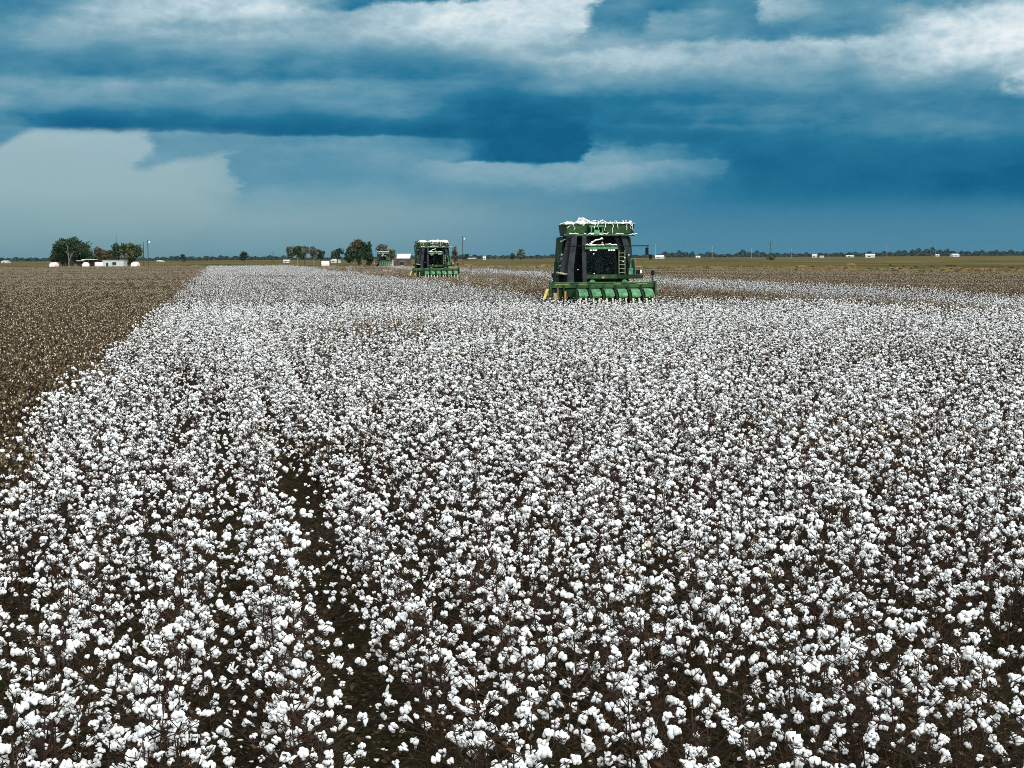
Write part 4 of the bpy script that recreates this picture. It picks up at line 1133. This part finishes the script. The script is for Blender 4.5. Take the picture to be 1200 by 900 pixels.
for px, yt, lab in ((768.5, 286.5, 'pale mast closest to the right of the nearest picker'), (835.2, 288.5, 'pale mast beyond the small white far shed'),
                    (583.4, 297.5, 'short pale mast left of the round small tree'), (881.5, 291, 'faint pale mast left of the dark pole with the bush'),
                    (928.5, 291.5, 'faint pale mast right of the dark pole with the bush'), (1040.0, 288, 'pale mast right of the big bright white barn'),
                    (1096.5, 288.5, 'pale mast over the highest right hand treetops'), (1158.5, 289, 'pale mast farthest to the right'), (660.0, 291.5, 'faint pale mast just left of the nearest picker')):
    pole(px, 1500, yt, lab, 'pale_pole', 0.22 if px in (768.5, 835.2) else 0.11, name='pale_mast')

# ------------------------------------------------------------------ trees
def tree(px, D, halfw_px, ytop, label, leaf='leaf_dark', lobes=None, trunk_h=2.2, n=2600, seed=1, trunk_r=0.35, bark='bark', cat='tree', base_gap=1.0, leaf_size=0.34, leaf2=None, group='trees near the farm', shape='round'):
    """trunk, limbs and a crown of leaf sprays; sizes follow from where it stands"""
    q = np.random.default_rng(seed); H = wz_at(px, ytop, D) + 0.16; W = halfw_px*D/FH
    root = empty('tree', (wx_at(px, D), D, -0.16)); tag(root, label, cat, group)
    ch = H - base_gap
    if lobes is None:
        lobes = []
        for k in range(12):
            a = q.random()*6.28; rr = math.sqrt(q.random())*0.62
            zz = q.uniform(0.28, 0.80); lobes.append((math.cos(a)*rr, math.sin(a)*rr*0.8, zz, q.uniform(0.26, 0.42)*(1.15-0.5*abs(zz-0.45))))
    P, tone = [], []
    per = n // len(lobes)
    for lx, ly, lz, lr in lobes:
        c = np.array([lx*W, ly*W, base_gap + lz*ch]); rad = np.array([lr*W, lr*W, lr*0.62*max(ch, W*0.8)])
        d = q.normal(size=(per, 3)); d /= np.linalg.norm(d, axis=1)[:, None]
        rr = q.random(per)**0.45 * (1 + 0.12*np.sin(d[:, 0]*5+lx*9) + 0.12*np.sin(d[:, 2]*6+lz*7)) * q.uniform(0.85, 1.15, per)
        P.append(c + d*rr[:, None]*rad)
    P = np.concatenate(P); P[:, 2] = np.clip(P[:, 2], base_gap*0.8, H)
    P[:, 0] = np.clip(P[:, 0], -W*1.03, W*1.03)
    mb = MB(); vs, fs, ms = [], [], []
    for i, p in enumerate(P):
        u = q.normal(size=3); u /= np.linalg.norm(u); w = np.cross(u, q.normal(size=3)); w /= np.linalg.norm(w)
        s_ = leaf_size*q.uniform(0.6, 1.5); b = len(vs)
        vs += [p-u*s_-w*s_*0.3, p+w*s_*0.7-u*0.2*s_, p+u*s_, p-w*s_*0.6+u*0.2*s_]; fs.append((b, b+1, b+2, b+3)); ms.append(0)
    mb.v = [tuple(p) for p in vs]; mb.f = fs; mb.m = ms
    if leaf2:
        for i, p in enumerate(P):
            if p[2] > base_gap + ch*(0.62 + 0.15*math.sin(p[0])) and p[0] < W*0.25: mb.m[i] = 1
    mb.build('crown', [M[leaf]] + ([M[leaf2]] if leaf2 else []), root)
    tb = MB(); top = np.array([q.normal()*0.2, 0, base_gap + ch*0.72])
    tb.tube([(0, 0, 0), (q.normal()*0.1, 0, trunk_h*0.5), (q.normal()*0.2, 0, trunk_h), tuple(top)], [trunk_r*1.25, trunk_r, trunk_r*0.8, 0.05], 8)
    for k, (lx, ly, lz, lr) in enumerate(lobes[:8]):
        e = np.array([lx*W, ly*W, base_gap + lz*ch]); s0 = np.array([0, 0, trunk_h*q.uniform(0.7, 1.1)])
        tb.tube([tuple(s0), tuple(s0*0.5+e*0.5+np.array([0, 0, 0.08*ch])), tuple(e)], [trunk_r*0.5, trunk_r*0.32, 0.04], 6)
    tb.build('trunk', M[bark], root)
    return root
big = [(-0.55, 0, 0.42, 0.42), (-0.62, 0.2, 0.62, 0.32), (-0.25, -0.2, 0.72, 0.42), (-0.2, 0.3, 0.5, 0.45), (0.1, 0, 0.78, 0.40), (0.25, -0.3, 0.55, 0.45), (0.55, 0, 0.45, 0.42),
       (0.70, 0.1, 0.28, 0.30), (0.45, 0.2, 0.62, 0.36), (-0.75, 0, 0.25, 0.25), (0.85, 0, 0.15, 0.2), (0.3, 0.3, 0.25, 0.4), (-0.35, 0.3, 0.22, 0.4)]
tree(85, 562, 25.5, 278, 'big spreading dark green tree with a pale dead trunk in front', 'leaf_dark', big, 3.0, 9500, 3, 0.6)
def snag():
    D = 553; root = empty('dead_tree', (wx_at(81.5, D), D, -0.16)); tag(root, 'bare pale dead trunk with forked limbs before the big dark tree', 'tree')
    tb = MB(); tb.tube([(0, 0, 0), (0.05, 0, 2.5), (-0.1, 0, 5.0), (-0.45, 0, 8.6)], [0.24, 0.17, 0.12, 0.04], 8); tb.build('trunk', M['pale_bark'], root)
    tb = MB(); tb.tube([(0.05, 0, 2.4), (0.9, 0, 4.4), (2.2, 0, 6.4)], [0.17, 0.12, 0.04], 6); tb.tube([(0.5, 0, 3.6), (0.6, 0, 5.4)], [0.08, 0.03], 5)
    tb.tube([(-0.1, 0, 4.6), (-0.9, 0, 6.2), (-1.9, 0, 6.5)], [0.1, 0.06, 0.03], 5); tb.build('limb', M['pale_bark'], root)
snag()
tree(121, 566, 12.0, 288.0, 'rusty brown bushy tree between the big dark tree and the conifer', 'leaf_rust', None, 1.5, 2600, 5, 0.25, base_gap=0.4)
con = [(0, 0, 0.18, 0.9), (0, 0, 0.38, 0.8), (0.1, 0, 0.56, 0.66), (0, 0, 0.72, 0.50), (0.05, 0, 0.84, 0.34), (-0.3, 0, 0.3, 0.6), (0.35, 0, 0.25, 0.6)]
tree(137, 572, 9.5, 285.5, 'narrow dark conifer behind the pale house', 'leaf_dark', con, 1.5, 2400, 6, 0.2, base_gap=0.3)
tree(153.5, 565, 15.5, 281.5, 'leafy mid green tree left of the pair of dark poles', 'leaf_mid', None, 1.6, 4800, 7, 0.35, base_gap=0.3)
tree(146.5, 556, 6.0, 297, 'small grey green shrub with pale stems right of the house', 'leaf_grey', None, 0.8, 500, 8, 0.1, bark='pale_bark', base_gap=0.1)
# grove in the centre left
for j, (px, hw, yt, lf, lab, bk, D) in enumerate((
        (342.0, 8.0, 286, 'leaf_grey', 'leftmost tree of the pale trunked grove, grey green', 'pale_bark', 640),
        (349.5, 7.5, 287.5, 'leaf_dark', 'second tree of the grove, with a white painted trunk', 'pale_bark', 630),
        (357.5, 8.5, 287, 'leaf_grey', 'broad middle tree of the pale trunked grove', 'bark', 645),
        (368.5, 5.5, 288, 'leaf_grey', 'slim upright grey tree at the right of the grove', 'pale_bark', 630),
        (376.0, 7.0, 292, 'leaf_dark', 'low dark brownish tree ending the grove at the right', 'bark', 640),
        (396.0, 10.0, 290.5, 'leaf_dark', 'dark rounded tree just behind the left of the rusty oak', 'bark', 700))):
    tree(px, D, hw, yt, lab, lf, None, 2.6, 1100, 20+j, 0.22, bk, base_gap=1.9)
oak = [(-0.5, 0, 0.35, 0.42), (0.5, 0, 0.35, 0.42), (0, -0.3, 0.3, 0.5), (-0.25, 0, 0.62, 0.42), (0.2, 0, 0.66, 0.40), (-0.05, 0, 0.80, 0.30), (0.55, 0.2, 0.58, 0.3), (-0.7, 0, 0.2, 0.28), (0.75, 0, 0.2, 0.25), (-0.6, 0.2, 0.5, 0.25)]
tree(421.5, 545, 17.5, 279.5, 'round dark oak with a rust coloured top, in mid picture', 'leaf_dark', oak, 2.4, 4200, 31, 0.4, base_gap=1.4, leaf2='leaf_rust')
tree(433.5, 560, 4.5, 283, 'spiky dark evergreen poking out right of the rusty oak', 'leaf_dark', con, 2, 700, 32, 0.2, base_gap=1.0)
tree(450.5, 575, 11.0, 285.5, 'flat topped grey green tree rising behind the farthest picker', 'leaf_grey', None, 3.5, 1500, 33, 0.3, base_gap=3.2)
tree(460.5, 560, 4.5, 291.5, 'small olive tree against the left wall of the barn', 'leaf_mid', None, 1.5, 500, 34, 0.2, base_gap=0.8)
tree(490.0, 590, 6.5, 282, 'grey leafed tree showing left of the second picker', 'leaf_grey', None, 3.0, 1200, 35, 0.3, base_gap=2.0)
tree(533.5, 590, 5.0, 287, 'grey brown tree showing right of the second picker', 'leaf_grey', None, 3.0, 800, 36, 0.25, base_gap=1.0)
tree(611.5, 1000, 6.0, 291.5, 'small round grey tree alone on the horizon left of the nearest picker', 'leaf_grey', None, 2.0, 900, 37, 0.3, base_gap=0.8, leaf_size=0.5)
tree(601.5, 1050, 3.0, 295.5, 'small square dark tree left of the round grey tree', 'leaf_dark', None, 1.5, 400, 38, 0.25, base_gap=0.3, leaf_size=0.5)
tree(546, 1150, 5.5, 296.5, 'low dark tree behind the tall thin pole', 'leaf_dark', None, 1.5, 500, 39, 0.25, base_gap=0.2, leaf_size=0.55)
tree(287, 1100, 8.0, 293.5, 'dark rounded tree on the left horizon between poles and grove', 'leaf_hazy', None, 1.5, 900, 40, 0.3, base_gap=0.2, leaf_size=0.55)
tree(215, 1150, 4.5, 297.8, 'small dark tree on the horizon right of the pair of poles', 'leaf_hazy', None, 1.5, 500, 41, 0.3, base_gap=0.2, leaf_size=0.55)
tree(904, 985, 7.5, 301.0, 'low olive bush at the foot of the right hand dark pole', 'weed', None, 0.5, 500, 42, 0.08, cat='bush', base_gap=0.05, leaf_size=0.4)

def treeline():
    q = np.random.default_rng(77)
    prof = [(-120, 4), (0, 3.2), (15, 4.4), (45, 4.0), (60, 3.5), (180, 3.0), (200, 5.0), (230, 4.0), (260, 5.0), (300, 4.0), (330, 5.0), (345, 2.5), (400, 2.5), (470, 3), (500, 4), (540, 3.5), (560, 4.0), (590, 3.5), (620, 3.2), (650, 4.0),
            (700, 4), (768, 3.0), (780, 6.5), (812, 7.8), (816, 2.0), (824, 6.0), (830, 7.0), (845, 3.5), (862, 3.6), (866, 8.0), (890, 7.0), (905, 4.5), (930, 4.5), (960, 4.0), (1000, 5.2), (1040, 5.4), (1070, 8.0), (1088, 10.5), (1105, 8.5), (1125, 5.5), (1160, 6.5), (1200, 6.0), (1320, 6)]
    mb = MB(); vs, fs = [], []
    for k in range(52000):
        px = q.uniform(-120, 1320); D = q.uniform(2100, 2500) if px > 640 else q.uniform(1900, 2400)
        top = np.interp(px, [a for a, _ in prof], [b for _, b in prof]) * (0.82 + 0.3*math.sin(px*0.55)*math.sin(px*0.21+1)) * D/FH
        z = top * q.random() - 0.3; x = wx_at(px, D); s_ = q.uniform(0.6, 1.7)
        u = q.normal(size=3); u /= np.linalg.norm(u); w = np.cross(u, q.normal(size=3)); w /= np.linalg.norm(w); p = np.array([x, D, z]); b = len(vs)
        vs += [tuple(p-u*s_), tuple(p+w*s_*0.8), tuple(p+u*s_), tuple(p-w*s_*0.8)]; fs.append((b, b+1, b+2, b+3))
    mb.v = vs; mb.f = fs; mb.m = [0]*len(fs)
    tag(mb.build('distant_treeline', M['leaf_hazy']), 'dark blue-green line of distant trees along the horizon', 'trees', kind='stuff')
treeline()

# weeds and rough grass along the field's end
def weeds():
    q = np.random.default_rng(9); mb = MB()
    for k in range(5200):
        px = q.uniform(-80, 1280); lim = float(np.interp(px, [a for a, _ in FAR_PX], [b for _, b in FAR_PX])); D0 = FH*2.55/lim
        D = D0 + 6 + abs(q.normal())*70; x = wx_at(px, D)
        hmul = 0.6 + 1.2*float(smooth_noise(np.array([x+900.]), np.array([D*0.3]), 14, 55)[0])**2
        h = q.uniform(0.25, 0.6)*hmul; w = q.uniform(0.3, 0.9)*(1 + D/400)
        mb.mat(0 if smooth_noise(np.array([x+700.]), np.array([D*0.2]), 22, 56)[0] > 0.55 else 1)
        for j in range(3):
            a = q.random()*3.14; c, n = math.cos(a)*w, math.sin(a)*w; dx_ = q.normal()*0.2
            mb.add([(x-c, D-n, -0.17), (x+c, D+n, -0.17), (x+c*0.7+dx_, D+n*0.7, h*q.uniform(0.6, 1)-0.16), (x+dx_, D, h-0.16), (x-c*0.7+dx_, D-n*0.7, h*q.uniform(0.5, 1)-0.16)], [(0, 1, 2, 3, 4)])
    tag(mb.build('rough_grass', [M['weed'], mat('dry_grass', (0.17, 0.125, 0.05), 0.95, var=0.3, var_scale=0.1)]), 'rough tan and green grass growing beyond the end of the field', 'grass', kind='stuff')
weeds()

# ------------------------------------------------------------------ haze: the air between here and the treeline
HAZE = 0.000022
def haze():
    mb = MB(); mb.box(-6000, 6000, -150, 5000, -3.0, 24.0)
    m = bpy.data.materials.new('haze'); m.use_nodes = True; nt = m.node_tree; nt.nodes.clear()
    v = nt.nodes.new('ShaderNodeVolumePrincipled'); v.inputs['Color'].default_value = (0.22, 0.42, 0.60, 1); v.inputs['Density'].default_value = HAZE
    v.inputs['Anisotropy'].default_value = 0.0
    o = nt.nodes.new('ShaderNodeOutputMaterial'); nt.links.new(v.outputs[0], o.inputs['Volume'])
    tag(mb.build('haze', m), 'pale blue haze filling the air over the plain', 'haze', kind='stuff')
haze()
